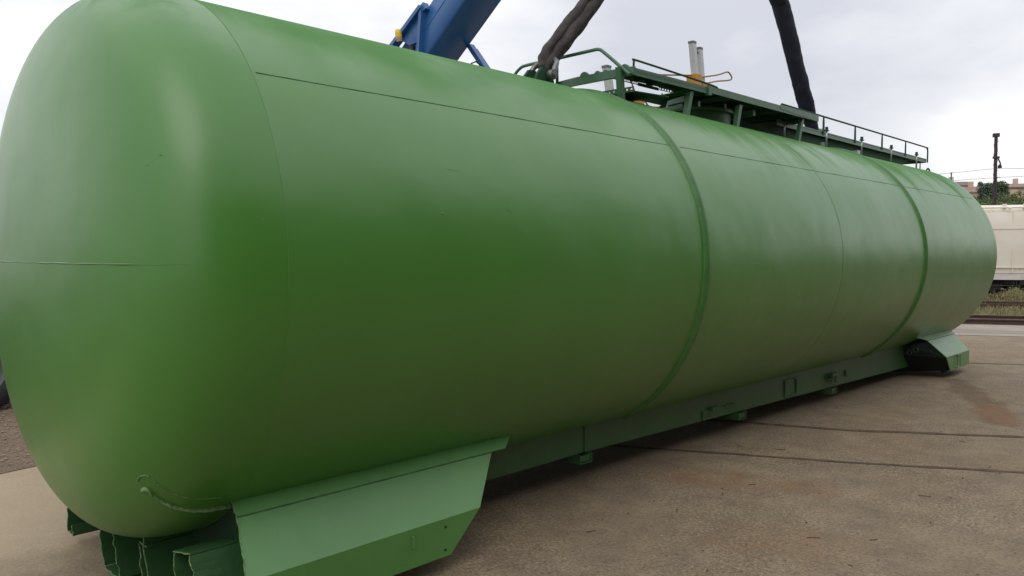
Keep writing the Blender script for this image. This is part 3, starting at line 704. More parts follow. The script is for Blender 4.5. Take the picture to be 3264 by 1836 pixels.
# --------------------------------------------- narrow catwalk to the far end
wy0, wy1 = -.30, .30; wx0, wx1 = 8.9, 14.50
mb = MB(); mb.slab(ZZ([(wx0, wy0, 1.655), (wx1, wy0, 1.655), (wx1, wy1, 1.655), (wx0, wy1, 1.655)]), (0, 0, -.006)); WK = mb.build('catwalk_deck', M_WALK, TK)
mb = MB(); mb.slab(ZZ([(wx0, wy0, 1.672), (wx1, wy0, 1.672), (wx1, wy0, 1.605), (wx0, wy0, 1.605)]), (0, .006, 0)); mb.slab(ZZ([(wx0, wy1, 1.672), (wx1, wy1, 1.672), (wx1, wy1, 1.605), (wx0, wy1, 1.605)]), (0, -.006, 0))
mb.box(Z((wx1-.008, wy0, 1.605)), Z((wx1, wy1, 1.654))); mb.build('toe_flange', M_WFL, WK)
mb = MB(); mb.slab(ZZ([(wx0, wy0+.06, 1.604), (wx1-.6, wy0+.06, 1.604), (wx1-1.0, wy0+.06, 1.50), (wx0, wy0+.06, 1.46)]), (0, .01, 0)); split(mb, 'under_plate', M_WALK, WK)
for yy, nm in ((wy0-.012, 1), (wy1+.012, 0)):
    if nm:
        hr = MB(); hr.tube(ZZ(smoothpath([(9.0, yy, 1.862), (11, yy, 1.862), (13, yy, 1.862), (14.40, yy, 1.860), (14.48, yy, 1.850), (14.52, yy, 1.81), (14.52, yy, 1.70), (14.52, yy, 1.61)], 5)), .0125, 8); HR = hr.build('handrail', M_WALK, WK, smooth=True)
        for x in (9.15, 10.24, 11.32, 12.38, 13.43):
            mb = MB(); mb.slab(ZZ([(x-.014, yy+.004, 1.86), (x+.014, yy+.004, 1.86), (x+.026, yy+.004, 1.80), (x+.030, yy+.004, 1.63), (x-.030, yy+.004, 1.63), (x-.026, yy+.004, 1.80)]), (0, .008, 0)); mb.build('rail_post', M_WALK, HR)
for x in (8.79, 9.99, 11.18, 12.35, 13.50):
    mb = MB(); zb = sqrt(R*R - .45*.45); mb.cyl(Z((x, -.45, zb-.01)), Z((x, -.45, 1.665 if x > 9 else 1.60)), .013, 8); rd = mb.build('clamp_rod', M_STEEL, TK, smooth=True)
    if x > 9:
        mb = MB(); mb.box(Z((x-.035, -.47, 1.632)), Z((x+.035, -.43, 1.645))); mb.cyl(Z((x, -.45, 1.645)), Z((x, -.45, 1.685)), .021, 8); split(mb, 'clamp_nut', M_WALK, rd)
mb = MB(); mb.tube(ZZ([(14.18, -.30, 1.605), (14.18, -.30, 1.48), (14.16, -.30, 1.462), (14.0, -.30, 1.455)]), .009, 6); mb.build('stirrup', M_WALK, TK)
mb = MB(); mb.tube(ZZ([(14.22 + .10*0, -.24 + .11*cos(a)*.2, 1.37 + .10*sin(a)) if False else (14.20 + .11*cos(a), -.42, 1.375 + .10*sin(a)) for a in [pi*i/12 for i in range(13)]]), .014, 8); mb.build('lifting_eye', M_WALK, TK)
mb = MB(); mb.box(Z((10.9, -.5, 1.415)), Z((11.0, -.35, 1.47))); mb.cyl(Z((9.7, -.52, 1.40)), Z((9.7, -.52, 1.45)), .03, 10); split(mb, 'valve_stub', M_STEEL, TK)

# ------------------------------------------------------------------ slings and shackle
def strand(path, rad, seg, twist, mat, name, parent, wob=.1, sq=1):
    pth = smoothpath(path, 10); n = len(pth); mb = MB(); k = 0; prev = None
    for i, p in enumerate(pth):
        d = (pth[min(i+1, n-1)] - pth[max(i-1, 0)]).normalized(); a = Vector((0, -1, 0)); a = (a - d*a.dot(d)).normalized(); b_ = d.cross(a)
        for j in range(seg):
            t = 2*pi*j/seg; rr = rad(i/(n-1))*(1 + wob*mnoise.noise(Vector((cos(t)*1.5, sin(t)*1.5, i*.16 + twist)))) * (1 + .05*mnoise.noise(Vector((i*1.1, t, twist))))
            mb.v.append(Z(p) + a*cos(t)*rr*sq + b_*sin(t)*rr)
    for i in range(n-1):
        for j in range(seg): mb.f.append((i*seg+j, i*seg+(j+1) % seg, (i+1)*seg+(j+1) % seg, (i+1)*seg+j))
    mb.f.append(tuple(range(seg))[::-1]); mb.f.append(tuple((n-1)*seg+j for j in range(seg)))
    return mb.build(name, mat, parent, smooth=True)
M_CANV = simple('grimy_canvas_sleeve', (.062, .052, .048), .85, var=.35, scale=7, bump=.9, bscale=14)
M_NAVY = simple('navy_sling_sleeve', (.020, .021, .042), .8, var=.25, scale=5, bump=.6, bscale=10)
SL = empty('lifting_sling', Z((5.1, 0, 1.7)), 'grimy brown bundle of three sling strands shackled near the handrail hoop', 'sling', 'slings holding up the tank')
for dx, dy, tw in ((-.060, -.01, 1), (.0, -.045, 5), (.058, .0, 9)):
    per = Vector((.75, 0, -.66))
    def off(p, s): return (Vector(p) + per*dx*s + Vector((0, dy*s, 0)))
    path = [off((5.065, 0, 1.655), .55), off((5.11, 0, 1.735), .95), off((5.20, 0, 1.86), 1.1), off((5.40, 0, 2.06), 1.05), off((5.62, 0, 2.285), 1.05), off((5.765, 0, 2.45), 1.1), off((6.25, 0, 3.02), 1), off((7.62, 0, 4.62), .8)]
    strand(path, lambda t: .035 + .008*min(1, t*6), 14, tw, M_CANV, 'sling_strand', SL, .42)
SR = empty('lifting_sling', Z((10.7, 0, 1.6)), 'smooth dark navy sleeved sling coming down behind the far catwalk', 'sling', 'slings holding up the tank')
pathR = [(10.66, .0, 1.64), (10.60, 0, 1.76), (10.445, 0, 2.00), (10.26, 0, 2.235), (10.13, 0, 2.42), (9.85, 0, 2.84), (9.56, 0, 3.27), (9.36, 0, 3.42), (7.98, 0, 4.62)]
strand(pathR, lambda t: .078 + (.028 if t > .30 else .03*max(0, (t-.1))*5), 18, 3, M_NAVY, 'sling_sleeve', SR, .12)
def shackle(x, label):
    s = empty('bow_shackle', Z((x, 0, 1.6)), label, 'shackle', 'shackles pinned to the lifting lugs')
    mb = MB(); pth = [(x+.01, -.135, 1.585), (x+.03, -.14, 1.66), (x+.075, -.12, 1.73), (x+.12, 0, 1.785), (x+.075, .12, 1.73), (x+.03, .14, 1.66), (x+.01, .135, 1.585)]
    mb.tube(ZZ(smoothpath(pth, 6)), .024, 10); mb.build('bow', M_SHACK, s, smooth=True)
    mb = MB(); mb.cyl(Z((x, -.185, 1.60)), Z((x, .20, 1.60)), .024, 14); mb.build('pin', M_SHACK, s, auto=30)
    mb = MB(); mb.lathe(Z((x, -.165, 1.60)), (0, 1, 0), [(0, .0005), (0, .042), (.045, .046), (.06, .040), (.06, .02)], 18); mb.lathe(Z((x, .105, 1.60)), (0, 1, 0), [(0, .02), (0, .042), (.06, .042), (.06, .0005)], 18); split(mb, 'eye', M_SHACK, s, auto=30)
    return s
shackle(5.03, 'grey steel bow shackle pinned through the lug below the brown sling')
shackle(10.69, 'grey steel bow shackle pinned at the foot of the navy sling')

# ------------------------------------------------------------------ blue crane behind the tank
CR = empty('mobile_crane', (7.8, 6.4, 0), 'blue lifting crane behind the tank with its boom reaching over it', 'crane')
sl_ = radians(36.3); by, bz = 4.494, 3.085
def bl(y, off=0): return bz - math.tan(sl_)*(y - by) + off/cos(sl_)
xl_, xr_ = 7.50, 8.12
mb = MB(); ya, yb = 7.2, -.3; H_ = .575
def bsec(y, h0, h1):   # perpendicular offset above the lower line
    ny, nz = sin(sl_), cos(sl_); z = bl(y); return [(y + ny*h0, z + nz*h0), (y + ny*h1, z + nz*h1)]
def boombox(x0, x1, y0, y1, h0, h1, name, mat, parent, bev=.03):
    mb = MB(); vs = []
    for y in (y0, y1):
        (a, b_) = bsec(y, h0, h1)
        ny, nz = sin(sl_), cos(sl_)
        sec = [(x0+bev, h0), (x1-bev, h0), (x1, h0+bev), (x1, h1-bev), (x1-bev, h1), (x0+bev, h1), (x0, h1-bev), (x0, h0+bev)]
        vs += [Z((x, y + ny*h, bl(y) + nz*h)) for x, h in sec]
    mb.add(vs, [tuple(range(8)), tuple(range(8, 16))[::-1]] + [(i, i+8, (i+1) % 8+8, (i+1) % 8) for i in range(8)])
    return mb.build(name, mat, parent, auto=50)
BM = boombox(xl_, xr_, 8.2, .6, 0, H_, 'boom', M_BOOM, CR)
boombox(xl_+.07, xr_-.07, .55, -.25, .06, H_-.06, 'boom_extension', M_BOOM, CR)
mb = MB(); vs = [];
for y in (7.8, .7):
    for h in (.33, .345): (q, _) = bsec(y, h, h); vs += [Z((xl_-.006, q[0], q[1])), Z((xl_+.01, q[0], q[1]))]
mb.hexa([vs[0], vs[1], vs[5], vs[4], vs[2], vs[3], vs[7], vs[6]]); mb.build('seam_rib', M_BOOM, BM)
# triangular bracket at the side of the boom, strut at the other side
mb = MB(); X_ = xl_ - .05
A_ = (X_, 4.60, 3.74); B_ = (X_, 5.36, 3.27); C_ = (X_, 4.68, 3.02)
mb.bar(Z(A_), Z(B_), .06, .14, (1, 0, 0)); mb.bar(Z(A_), Z(C_), .06, .10, (1, 0, 0)); mb.bar(Z((X_, 5.4, 3.14)), Z((X_, 4.6, 3.02)), .05, .06, (1, 0, 0)); mb.build('bracket', M_BOOM, BM)
mb = MB(); mb.slab(ZZ([(X_+.01, 4.62, 3.70), (X_+.01, 5.15, 3.36), (X_+.01, 4.95, 3.24), (X_+.01, 4.68, 3.26)]), (.015, 0, 0)); mb.build('gusset', M_BOOM, BM)
mb = MB(); mb.slab(ZZ([(X_-.03, 4.50, 3.70), (X_-.03, 4.56, 3.80), (X_-.03, 4.72, 3.72), (X_-.03, 4.66, 3.62)]), (.10, 0, 0)); mb.build('pivot_plate', M_BOOM, BM)
mb = MB(); mb.box(Z((X_, 4.85, 3.0)), Z((X_+.04, 5.25, 3.22))); mb.build('hydraulic_block', M_DKMET, BM)
mb = MB(); mb.bar(Z((8.14, 4.30, 3.24)), Z((8.14, 3.76, 2.60)), .07, .10, (1, 0, 0)); mb.bar(Z((8.22, 4.26, 3.20)), Z((8.22, 3.72, 2.56)), .02, .05, (1, 0, 0)); mb.build('strut', M_BOOM, BM)
mb = MB(); mb.tube(ZZ([(8.0, 4.2, 2.78), (8.02, 4.15, 2.93), (8.05, 4.08, 2.95), (8.08, 4.0, 2.88), (8.1, 4.0, 2.7)]), .012, 6); mb.box(Z((7.95, 4.1, 2.6)), Z((8.15, 4.3, 2.86))); mb.build('hydraulic_hose', M_BLACK, BM)
bcn = MB(); bcn.lathe(Z((7.3, 4.975, 3.27)), (-.12, .1, 1), [(0, .045), (.03, .045), (.03, .05), (.07, .05)], 20); bc = bcn.build('beacon', simple('beacon_base_grey', (.45, .3, .2), .5), BM)
mb = MB(); mb.lathe(Z((7.3, 4.975, 3.27)), (-.12, .1, 1), [(.07, .05), (.12, .052), (.16, .045), (.19, .025), (.197, .0005)], 20); mb.build('beacon_lens', M_YEL, bc, smooth=True)
# carrier
mb = MB(); mb.box((6.6, 4.0, .75), (9.4, 9.4, 1.25)); mb.box((6.8, 7.0, 1.25), (7.3, 8.9, 2.6)); mb.box((8.4, 7.0, 1.25), (8.8, 8.9, 2.6)); mb.build('chassis', M_BOOM, CR)
mb = MB(); mb.cyl((7.0, 7.95, 2.35), (8.7, 7.95, 2.35), .12, 16); mb.cyl(Vector((7.81, 8.0, 1.2)), Vector((7.81, 6.2, 3.2)), .09, 14); split(mb, 'lift_cylinder', M_STEEL, CR)
mb = MB(); mb.slab([(5.7, 6.2, 1.0), (5.7, 5.6, 1.3), (5.7, 5.6, 1.9), (5.7, 5.9, 2.6), (5.7, 7.2, 2.6), (5.7, 7.2, 1.0)], (.85, 0, 0)); cab = mb.build('cab', M_BOOM, CR)
mb = MB(); mb.slab([(5.69, 5.75, 1.9), (5.69, 5.98, 2.5), (5.69, 7.05, 2.5), (5.69, 7.05, 1.7), (5.69, 5.75, 1.7)], (-.01, 0, 0)); mb.build('window', M_DKMET, cab)
def wheel(c, r_, wd, axis, parent):
    ax = Vector(axis).normalized(); c = Vector(c); h = wd/2
    mb = MB(); prof = [(-h*.8, r_*.58), (-h, r_*.66), (-h, r_*.86), (-h*.82, r_*.965), (-h*.5, r_), (0, r_*1.0), (h*.5, r_), (h*.82, r_*.965), (h, r_*.86), (h, r_*.66), (h*.8, r_*.58)]
    mb.lathe(c, ax, prof, 48)
    a = ax.orthogonal().normalized(); b_ = ax.cross(a)
    for i in range(36):
        t = 2*pi*i/36; rad = a*cos(t) + b_*sin(t); tg = ax.cross(rad)
        for s_ in (-1, 1):
            p = c + rad*(r_*.985) + ax*(s_*h*.45); mb.bar(p - ax*h*.35, p + ax*h*.35 + tg*.03, r_*.06, r_*.05, rad)
    ty = mb.build('wheel', M_BLACK, parent, auto=40)
    mb = MB(); mb.lathe(c, ax, [(-h*.78, r_*.60), (-h*.70, r_*.52), (-h*.2, r_*.48), (-h*.15, r_*.22), (-h*.45, r_*.20), (-h*.5, .0005)], 32); mb.lathe(c, ax, [(h*.5, .0005), (h*.45, r_*.20), (h*.15, r_*.22), (h*.2, r_*.48), (h*.7, r_*.52), (h*.78, r_*.60)], 32)
    mb.build('rim', M_GREY, ty, auto=40); return ty
for (x, y) in ((6.3, 4.9), (9.7, 4.9), (6.3, 8.6), (9.7, 8.6)): wheel((x, y, .60), .60, .45, (1, 0, 0), CR)

# dark trailer whose wheel shows past the near end of the tank
TR = empty('dark_trailer', (0, 6.4, 0), 'black wheeled trailer parked on the gravel behind the near end of the tank', 'trailer')
for x in (2.0, .75, -.5): wheel((x, 6.15, .52), .52, .32, (0, 1, 0), TR); wheel((x, 7.9, .52), .52, .32, (0, 1, 0), TR)
mb = MB(); mb.box((-6.5, 6.25, .78), (3.2, 6.4, 1.02)); mb.box((-6.5, 7.7, .78), (3.2, 7.85, 1.02)); split(mb, 'chassis_rail', M_DKMET, TR)
mb = MB(); mb.box((-6.6, 5.95, 1.06), (3.3, 8.1, 1.16)); mb.build('deck', M_DKMET, TR)
for x in (2.0, .75, -.5):
    mb = MB(); mb.tube([(x + .60*cos(a), 6.15, .52 + .60*sin(a)) for a in [pi*.08 + pi*.84*i/12 for i in range(13)]], .02, 6); mb.cyl((x, 6.3, .52), (x, 7.8, .52), .06, 10); mb.build('mudguard', M_GREY, TR)

# ------------------------------------------------------------------ white-post loading frame behind
GF = empty('loading_frame', (9.9, 2.0, 0), 'white square posts with orange clamps and guard rails behind the platform', 'frame')
def post(xt, zt, sl, name='post'):
    zb = -Z0; mb = MB(); xb = xt + sl*(zt - zb); mb.bar(Vector((xb, 2.0, 0)), Z((xt, 2.0, zt)), .088, .088, (0, 1, 0)); o = mb.build(name, M_WHITE, GF)
    MB().box(Z((xt-.048, 1.952, zt-.02)), Z((xt+.048, 2.048, zt+.012))).build('cap', M_GREY, o); return o
post(8.556, 2.616, .27*.9); post(10.735, 3.36, .19); post(10.93, 3.30, .17)
mb = MB(); mb.bar(Z((10.75, 1.98, 3.31)), Z((10.93, 2.0, 3.20)), .02, .02); mb.build('cross_link', M_GREY, GF)
for (x, z0_, z1_) in ((10.80, 2.62, 2.86), (11.02, 2.60, 2.76)):
    mb = MB(); mb.box(Z((x-.085, 1.915, z0_)), Z((x+.085, 2.085, z1_))); mb.build('clamp', M_ORNG, GF)
mb = MB(); mb.tube(ZZ([(9.2, 2.0, 2.63), (9.31, 2.0, 2.641), (9.905, 2.0, 2.722), (10.716, 2.0, 2.845)]), .013, 6); mb.build('guard_rail', M_RAILO, GF)
mb = MB(); mb.tube(ZZ(smoothpath([(10.88, 1.93, 2.83), (11.4, 1.93, 2.95), (11.66, 1.93, 3.035), (11.76, 1.93, 3.045), (11.86, 1.93, 2.975), (11.76, 1.93, 2.92), (11.4, 1.93, 2.85), (11.08, 1.93, 2.77)], 4)), .013, 6); mb.build('guard_rail', M_RAILO, GF)
mb = MB()
for a, b_ in (((9.50, 2.324), (10.30, 2.41)), ((9.57, 2.20), (10.35, 2.30)), ((9.91, 2.45), (9.915, 2.12)), ((9.44, 2.29), (9.72, 2.12)), ((9.0, 2.35), (9.57, 2.28)), ((9.1, 2.55), (9.3, 2.25))):
    mb.cyl(Z((a[0], 2.0, a[1])), Z((b_[0], 2.0, b_[1])), .012, 6)
split(mb, 'lattice_rail', M_RAILO, GF)
mb = MB(); mb.box(Z((9.15, 1.93, 2.14)), Z((9.36, 2.07, 2.26))); mb.build('clamp', M_ORNG, GF)
mb = MB(); mb.box((8.2, 1.9, .0), (11.6, 2.1, .12)); mb.build('base_beam', M_GREY, GF)

# ------------------------------------------------------------------ railway yard
def track(n_, name_label, embedded, z=0.0, u0=-34, u1=14, gauge=1.435):
    t = empty('railway_track', Y((u0+u1)/2, n_, 0), name_label, 'track', 'railway tracks')
    for s in (-1, 1):
        mb = MB(); c = n_ + s*gauge/2
        for (w_, za, zb) in ((.13, z+.0, z+.02), (.03, z+.02, z+.115), (.072, z+.115, z+.15)):
            mb.hexa([Y(u0, c-w_/2, za), Y(u0, c+w_/2, za), Y(u1, c+w_/2, za), Y(u1, c-w_/2, za), Y(u0, c-w_/2, zb), Y(u0, c+w_/2, zb), Y(u1, c+w_/2, zb), Y(u1, c-w_/2, zb)])
        rl = mb.build('rail', M_RUST, t)
        mb = MB(); mb.hexa([Y(u0, c-.026, z+.15), Y(u0, c+.026, z+.15), Y(u1, c+.026, z+.15), Y(u1, c-.026, z+.15), Y(u0, c-.026, z+.153), Y(u0, c+.026, z+.153), Y(u1, c+.026, z+.153), Y(u1, c-.026, z+.153)])
        mb.build('rail_head', M_RUST if n_ > 25 else M_SHINE, rl)
    if not embedded:
        proto = None; u = u0 + .3
        while u < u1:
            if proto is None:
                mb = MB(); mb.hexa([Y(u-.12, n_-1.25, z-.05), Y(u-.12, n_+1.25, z-.05), Y(u+.12, n_+1.25, z-.05), Y(u+.12, n_-1.25, z-.05), Y(u-.12, n_-1.25, z-.001), Y(u-.12, n_+1.25, z-.001), Y(u+.12, n_+1.25, z-.001), Y(u+.12, n_-1.25, z-.001)])
                proto = mb.build('sleeper', M_SLEEP, t); u_p = u
            else:
                o = proto.copy(); C.objects.link(o); o.parent = t; o.location = proto.location + U*(u - u_p) + NV*random.uniform(-.05, .05)
            u += .62
    return t
track(23.55, 'rusty track set flush along the edge of the pale concrete', True, z=-.02)
track(29.2, 'rusty overgrown track between two strips of grass', False, z=.05)
track(33.4, 'rusty track just in front of the cream wagon, half hidden by weeds', False, z=.05)
track(38.75, 'track that the cream tank wagon stands on', False, z=.05)
# ballast and earth strips
M_BALL = dirt('dark_ballast', (.15, .115, .085), (.21, .165, .125), (.30, .24, .185), .9)
strip('trackbed_ground', 22.35, 24.9, simple('oily_brown_trackbed', (.085, .060, .048), .95, var=.3, scale=3, bump=.5), .006, .006)
strip('ballast_ground', 24.9, 46, M_BALL, .004, .02, -60, 40)
# grass
def grass_mat(name, c1, c2, c3):
    m, t, b = mat_new(name); n, l, M, NZ, RP, MX = node_helpers(t)
    P = n('ShaderNodeNewGeometry').outputs['Position']
    c = MX(RP(NZ(P, .8, 3, .6), [(.35, 0.0), (.65, 1.0)]), c1, c2); c = MX(RP(NZ(P, 6, 3, .6), [(.5, 0.0), (.65, .9)]), c, c3)
    l(c, b.inputs['Base Color']); b.inputs['Roughness'].default_value = .8; return m
M_GRASS = grass_mat('yard_grass', (.19, .22, .075), (.33, .30, .14), (.38, .31, .19))
def grass(areas, count, name, label, h0, h1, seed):
    r = random.Random(seed); mb = MB()
    for _ in range(count):
        u0, u1, n0, n1 = r.choice(areas); u = r.uniform(u0, u1); n_ = r.uniform(n0, n1)
        d = mnoise.noise(Vector((u*.45, n_*.9, seed)))
        if d < -.12 and r.random() < .8: continue
        h = r.uniform(h0, h1)*(1 + .9*max(0, d)); a = r.uniform(0, 6.3); w_ = .012 + .012*r.random(); p = Y(u, n_, .02); dx = Vector((cos(a), sin(a), 0)); ln = Vector((r.uniform(-.5, .5), r.uniform(-.5, .5), 0))*h
        mb.add([p - dx*w_, p + dx*w_, p + dx*w_*.6 + ln*.4 + Vector((0, 0, h*.6)), p + ln + Vector((0, 0, h)), p - dx*w_*.6 + ln*.4 + Vector((0, 0, h*.6))], [(0, 1, 2, 3, 4)])
    return tag(mb.build(name, M_GRASS), label, 'grass', kind='stuff')
grass([(-15, -3, 24.9, 27.4)]*3 + [(-15, -3, 27.4, 28.4), (-16, -3, 28.6, 29.8), (-16, -3, 30.2, 32.2), (-17, -3, 30.2, 32.6), (-18, -3, 34.2, 37.2)], 13000, 'grass', 'dry yellow-green grass growing between the yard tracks', .05, .16, 4)
r = random.Random(9)
def weed(u, n_, h, lab, i):
    mb = MB()
    for _ in range(260):
        a = r.uniform(0, 6.3); rr = abs(r.gauss(0, .28)); hh = h*r.uniform(.15, 1)*(1 - rr*.5); p = Y(u, n_, .02) + Vector((cos(a)*rr, sin(a)*rr, 0)); d = Vector((r.uniform(-.3, .3), r.uniform(-.3, .3), 1)).normalized()
        q = p + d*hh; s = Vector((r.uniform(-1, 1), r.uniform(-1, 1), 0)).normalized()*.012
        mb.add([p - s, p + s, q], [(0, 1, 2)])
        for _ in range(3):
            c = p.lerp(q, r.uniform(.4, 1)); e1 = Vector((r.uniform(-1, 1), r.uniform(-1, 1), r.uniform(-.4, 1)))*.035; e2 = Vector((r.uniform(-1, 1), r.uniform(-1, 1), r.uniform(-1, 1)))*.025
            mb.add([c, c + e1, c + e1 + e2, c + e2], [(0, 1, 2, 3)])
    tag(mb.build('weed_clump', M_GRASS), lab, 'weeds', 'weed clumps by the tracks')
weed(-9.3, 31.4, .75, 'tall yellowish weed clump just right of the tank end in front of the wagon', 0)
weed(-8.6, 32.6, .55, 'low weed clump half hidden behind the end of the green tank', 1)
weed(-10.6, 35.5, .5, 'small weed clump in front of the cream wagon wheel', 2)

# ------------------------------------------------------------------ cream wagon
def cream():
    m, t, b = mat_new('cream_wagon_paint'); n, l, M, NZ, RP, MX = node_helpers(t)
    P = n('ShaderNodeNewGeometry').outputs['Position']; mp = n('ShaderNodeMapping'); mp.inputs['Scale'].default_value = (2.2, 2.2, .12); l(P, mp.inputs[0])
    st = NZ(mp.outputs[0], 1.6, 6, .65); g_ = NZ(P, 1.2, 4, .6)
    c = MX(RP(g_, [(.3, 0.0), (.7, 1.0)]), (.88, .82, .70), (.84, .75, .61)); c = MX(RP(st, [(.55, 0.0), (.74, .5)]), c, (.50, .36, .22))
    l(c, b.inputs['Base Color']); b.inputs['Roughness'].default_value = .5; return m
M_CREAM = cream()
M_LILAC = simple('pale_sole_bar_paint', (.70, .64, .60), .6, var=.1, scale=3)
WG = empty('tank_wagon', Y(-8.5, 38.7, 0), 'cream freight wagon standing on the far track behind the green tank end', 'wagon')
wu0, wu1, wn = -15.2, 1.5, 37.25
secs = [(wn, .98), (wn-.02, 1.35), (wn-.06, 2.1), (wn-.05, 2.9), (wn+.0, 3.45), (wn+.08, 3.68), (wn+.22, 3.80), (wn+.6, 3.88), (wn+1.45, 3.92), (wn+2.3, 3.88), (wn+2.7, 3.80), (wn+2.85, 3.45), (wn+2.92, 2.2), (wn+2.9, .98)]
mb = MB(); k = len(secs)
for u in (wu0, wu1): mb.v += [Y(u, a, b_) for a, b_ in secs]
mb.f = [(i, (i+1) % k, k + (i+1) % k, k+i) for i in range(k)] + [tuple(range(k))[::-1], tuple(range(k, 2*k))]
wb = mb.build('wagon_body', M_CREAM, WG, auto=35)
for zz, w_ in ((2.84, .012), (1.2, .02)):
    mb = MB(); mb.hexa([Y(wu0, wn-.075, zz), Y(wu0, wn-.03, zz), Y(wu1, wn-.03, zz), Y(wu1, wn-.075, zz), Y(wu0, wn-.075, zz+w_), Y(wu0, wn-.03, zz+w_), Y(wu1, wn-.03, zz+w_), Y(wu1, wn-.075, zz+w_)]); mb.build('panel_seam', M_LILAC, wb)
for u in (-13.6, -10.9, -8.2, -5.5, -2.8, -.1):
    mb = MB(); mb.bar(Y(u, wn-.07, 1.0), Y(u, wn-.02, 3.6), .03, .02, tuple(NV)); mb.build('panel_rib', M_CREAM, wb)
mb = MB(); mb.tube([Y(wu0, wn-.06, 3.74), Y(wu1, wn-.06, 3.74)], .035, 8); mb.build('roof_pipe', M_CREAM, WG)
for u in (-13.0, -11.35, -10.6, -9.2, -7.0, -4.0):
    mb = MB(); mb.box(Vector((-.11, -.06, 3.74)) + Y(u, wn+.1), Vector((.11, .06, 3.90)) + Y(u, wn+.1)); mb.lathe(Y(u-.15, wn-.07, 3.66), (0, 0, 1), [(0, .05), (.05, .07), (.07, .03)], 10); mb.build('roof_hatch_lock', M_CREAM, WG)
mb = MB(); mb.hexa([Y(wu0-.2, wn+.02, .70), Y(wu0-.2, wn+2.86, .70), Y(wu1+.2, wn+2.86, .70), Y(wu1+.2, wn+.02, .70), Y(wu0-.2, wn+.02, .975), Y(wu0-.2, wn+2.86, .975), Y(wu1+.2, wn+2.86, .975), Y(wu1+.2, wn+.02, .975)]); mb.build('sole_bar', M_LILAC, WG)
mb = MB(); mb.hexa([Y(wu0+.5, wn+.25, .50), Y(wu0+.5, wn+2.6, .50), Y(wu1-.5, wn+2.6, .50), Y(wu1-.5, wn+.25, .50), Y(wu0+.5, wn+.25, .698), Y(wu0+.5, wn+2.6, .698), Y(wu1-.5, wn+2.6, .698), Y(wu1-.5, wn+.25, .698)]); mb.build('underframe', M_DKMET, WG)
for uc in (-12.3, -.9):
    for du_ in (-.9, .9):
        ax = NV; mb = MB()
        for s in (-.72, .72):
            mb.lathe(Y(uc+du_, 38.75+s, .66), tuple(ax), [(-.065, .0005), (-.065, .46), (-.04, .46), (-.04, .44), (.07, .42), (.07, .0005)], 28)
        mb.cyl(Y(uc+du_, 37.7, .66), Y(uc+du_, 39.8, .66), .08, 12); mb.build('wheelset', M_DKMET, WG, auto=30)
    mb = MB(); mb.hexa([Y(uc-1.3, 37.55, .52), Y(uc-1.3, 37.72, .52), Y(uc+1.3, 37.72, .52), Y(uc+1.3, 37.55, .52), Y(uc-1.1, 37.55, .80), Y(uc-1.1, 37.72, .80), Y(uc+1.1, 37.72, .80), Y(uc+1.1, 37.55, .80)])
    for du_ in (-.9, .9): mb.box(Y(uc+du_, 37.5, .5) - Vector((.16, .1, 0)), Y(uc+du_, 37.5, .82) + Vector((.16, .1, 0)))
    mb.build('bogie_frame', M_DKMET, WG)
mb = MB(); mb.slab([Y(-9.7, 37.5, .68), Y(-10.75, 37.5, .68), Y(-10.6, 37.5, .30), Y(-10.1, 37.5, .22), Y(-9.85, 37.5, .36)], NV*.6); mb.cyl(Y(-10.0, 37.4, .45), Y(-10.0, 38.2, .45), .16, 12); mb.build('brake_box', M_DKMET, WG)
mb = MB(); mb.cyl(Y(-11.0, 37.35, .70), Y(-11.0, 37.35, .28), .02, 6); mb.cyl(Y(-11.12, 37.35, .70), Y(-11.12, 37.35, .28), .02, 6); mb.cyl(Y(-9.2, 37.4, .42), Y(-11.3, 37.4, .46), .025, 6); split(mb, 'brake_rod', M_DKMET, WG)

# ------------------------------------------------------------------ catenary mast and wires
MS = empty('line_mast', Y(-12.31, 45, 0), 'tall rusty brown mast rising behind the cream wagon', 'mast')
mb = MB(); c0 = Y(-12.34, 45, 0); c1 = Y(-12.29, 45, 7.85)
for s_ in (-1, 1):
    mb.bar(c0 + U*s_*.060, c1 + U*s_*.045, .035, .13, tuple(NV))
for i in range(16):
    z = .2 + i*.49; mb.bar(c0.lerp(c1, z/7.85) - U*.055, c0.lerp(c1, (z+.22)/7.85) + U*.055, .11, .035, tuple(NV)); mb.bar(c0.lerp(c1, (z+.22)/7.85) + U*.055, c0.lerp(c1, min(1, (z+.46)/7.85)) - U*.055, .11, .035, tuple(NV))
mb.bar(c0, c1, .07, .09, tuple(NV)); ms = mb.build('mast_post', M_POLE, MS)
mb = MB(); c = Y(-12.285, 45, 7.80); mb.bar(c - U*.15 , c + U*.13, .2, .18); mb.build('mast_cap', M_POLE, MS)
mb = MB(); mb.bar(Y(-12.16, 44.95, 6.665), Y(-12.46, 44.95, 6.665), .10, .11); mb.tube([Y(-12.38, 44.9, 6.6), Y(-12.47, 44.9, 6.42), Y(-12.50, 44.9, 6.30), Y(-12.48, 44.9, 6.2)], .035, 6); mb.lathe(Y(-12.47, 44.9, 6.10), (0, 0, 1), [(0, .05), (.03, .09), (.12, .10), (.15, .06), (.18, .09), (.2, .03)], 10)
mb.bar(Y(-12.34, 44.9, 5.66), Y(-12.5, 44.9, 5.66), .04, .035); split(mb, 'insulator_bracket', M_POLE, MS)
def wire(pts, label):
    tag(MB().tube(pts, .010, 5).build('overhead_wire', M_WIRE), label, 'wire', 'overhead wires past the mast')
def sag(a, b_, s, k=16): return [a.lerp(b_, i/k) - Vector((0, 0, s*4*(i/k)*(1-i/k))) for i in range(k+1)]
wire(sag(Y(15, 45, 4.6), Y(-12.4, 44.9, 6.115), .2) + sag(Y(-12.4, 44.9, 6.115), Y(-40, 45, 6.3), .35)[1:], 'thin upper overhead wire crossing the mast')
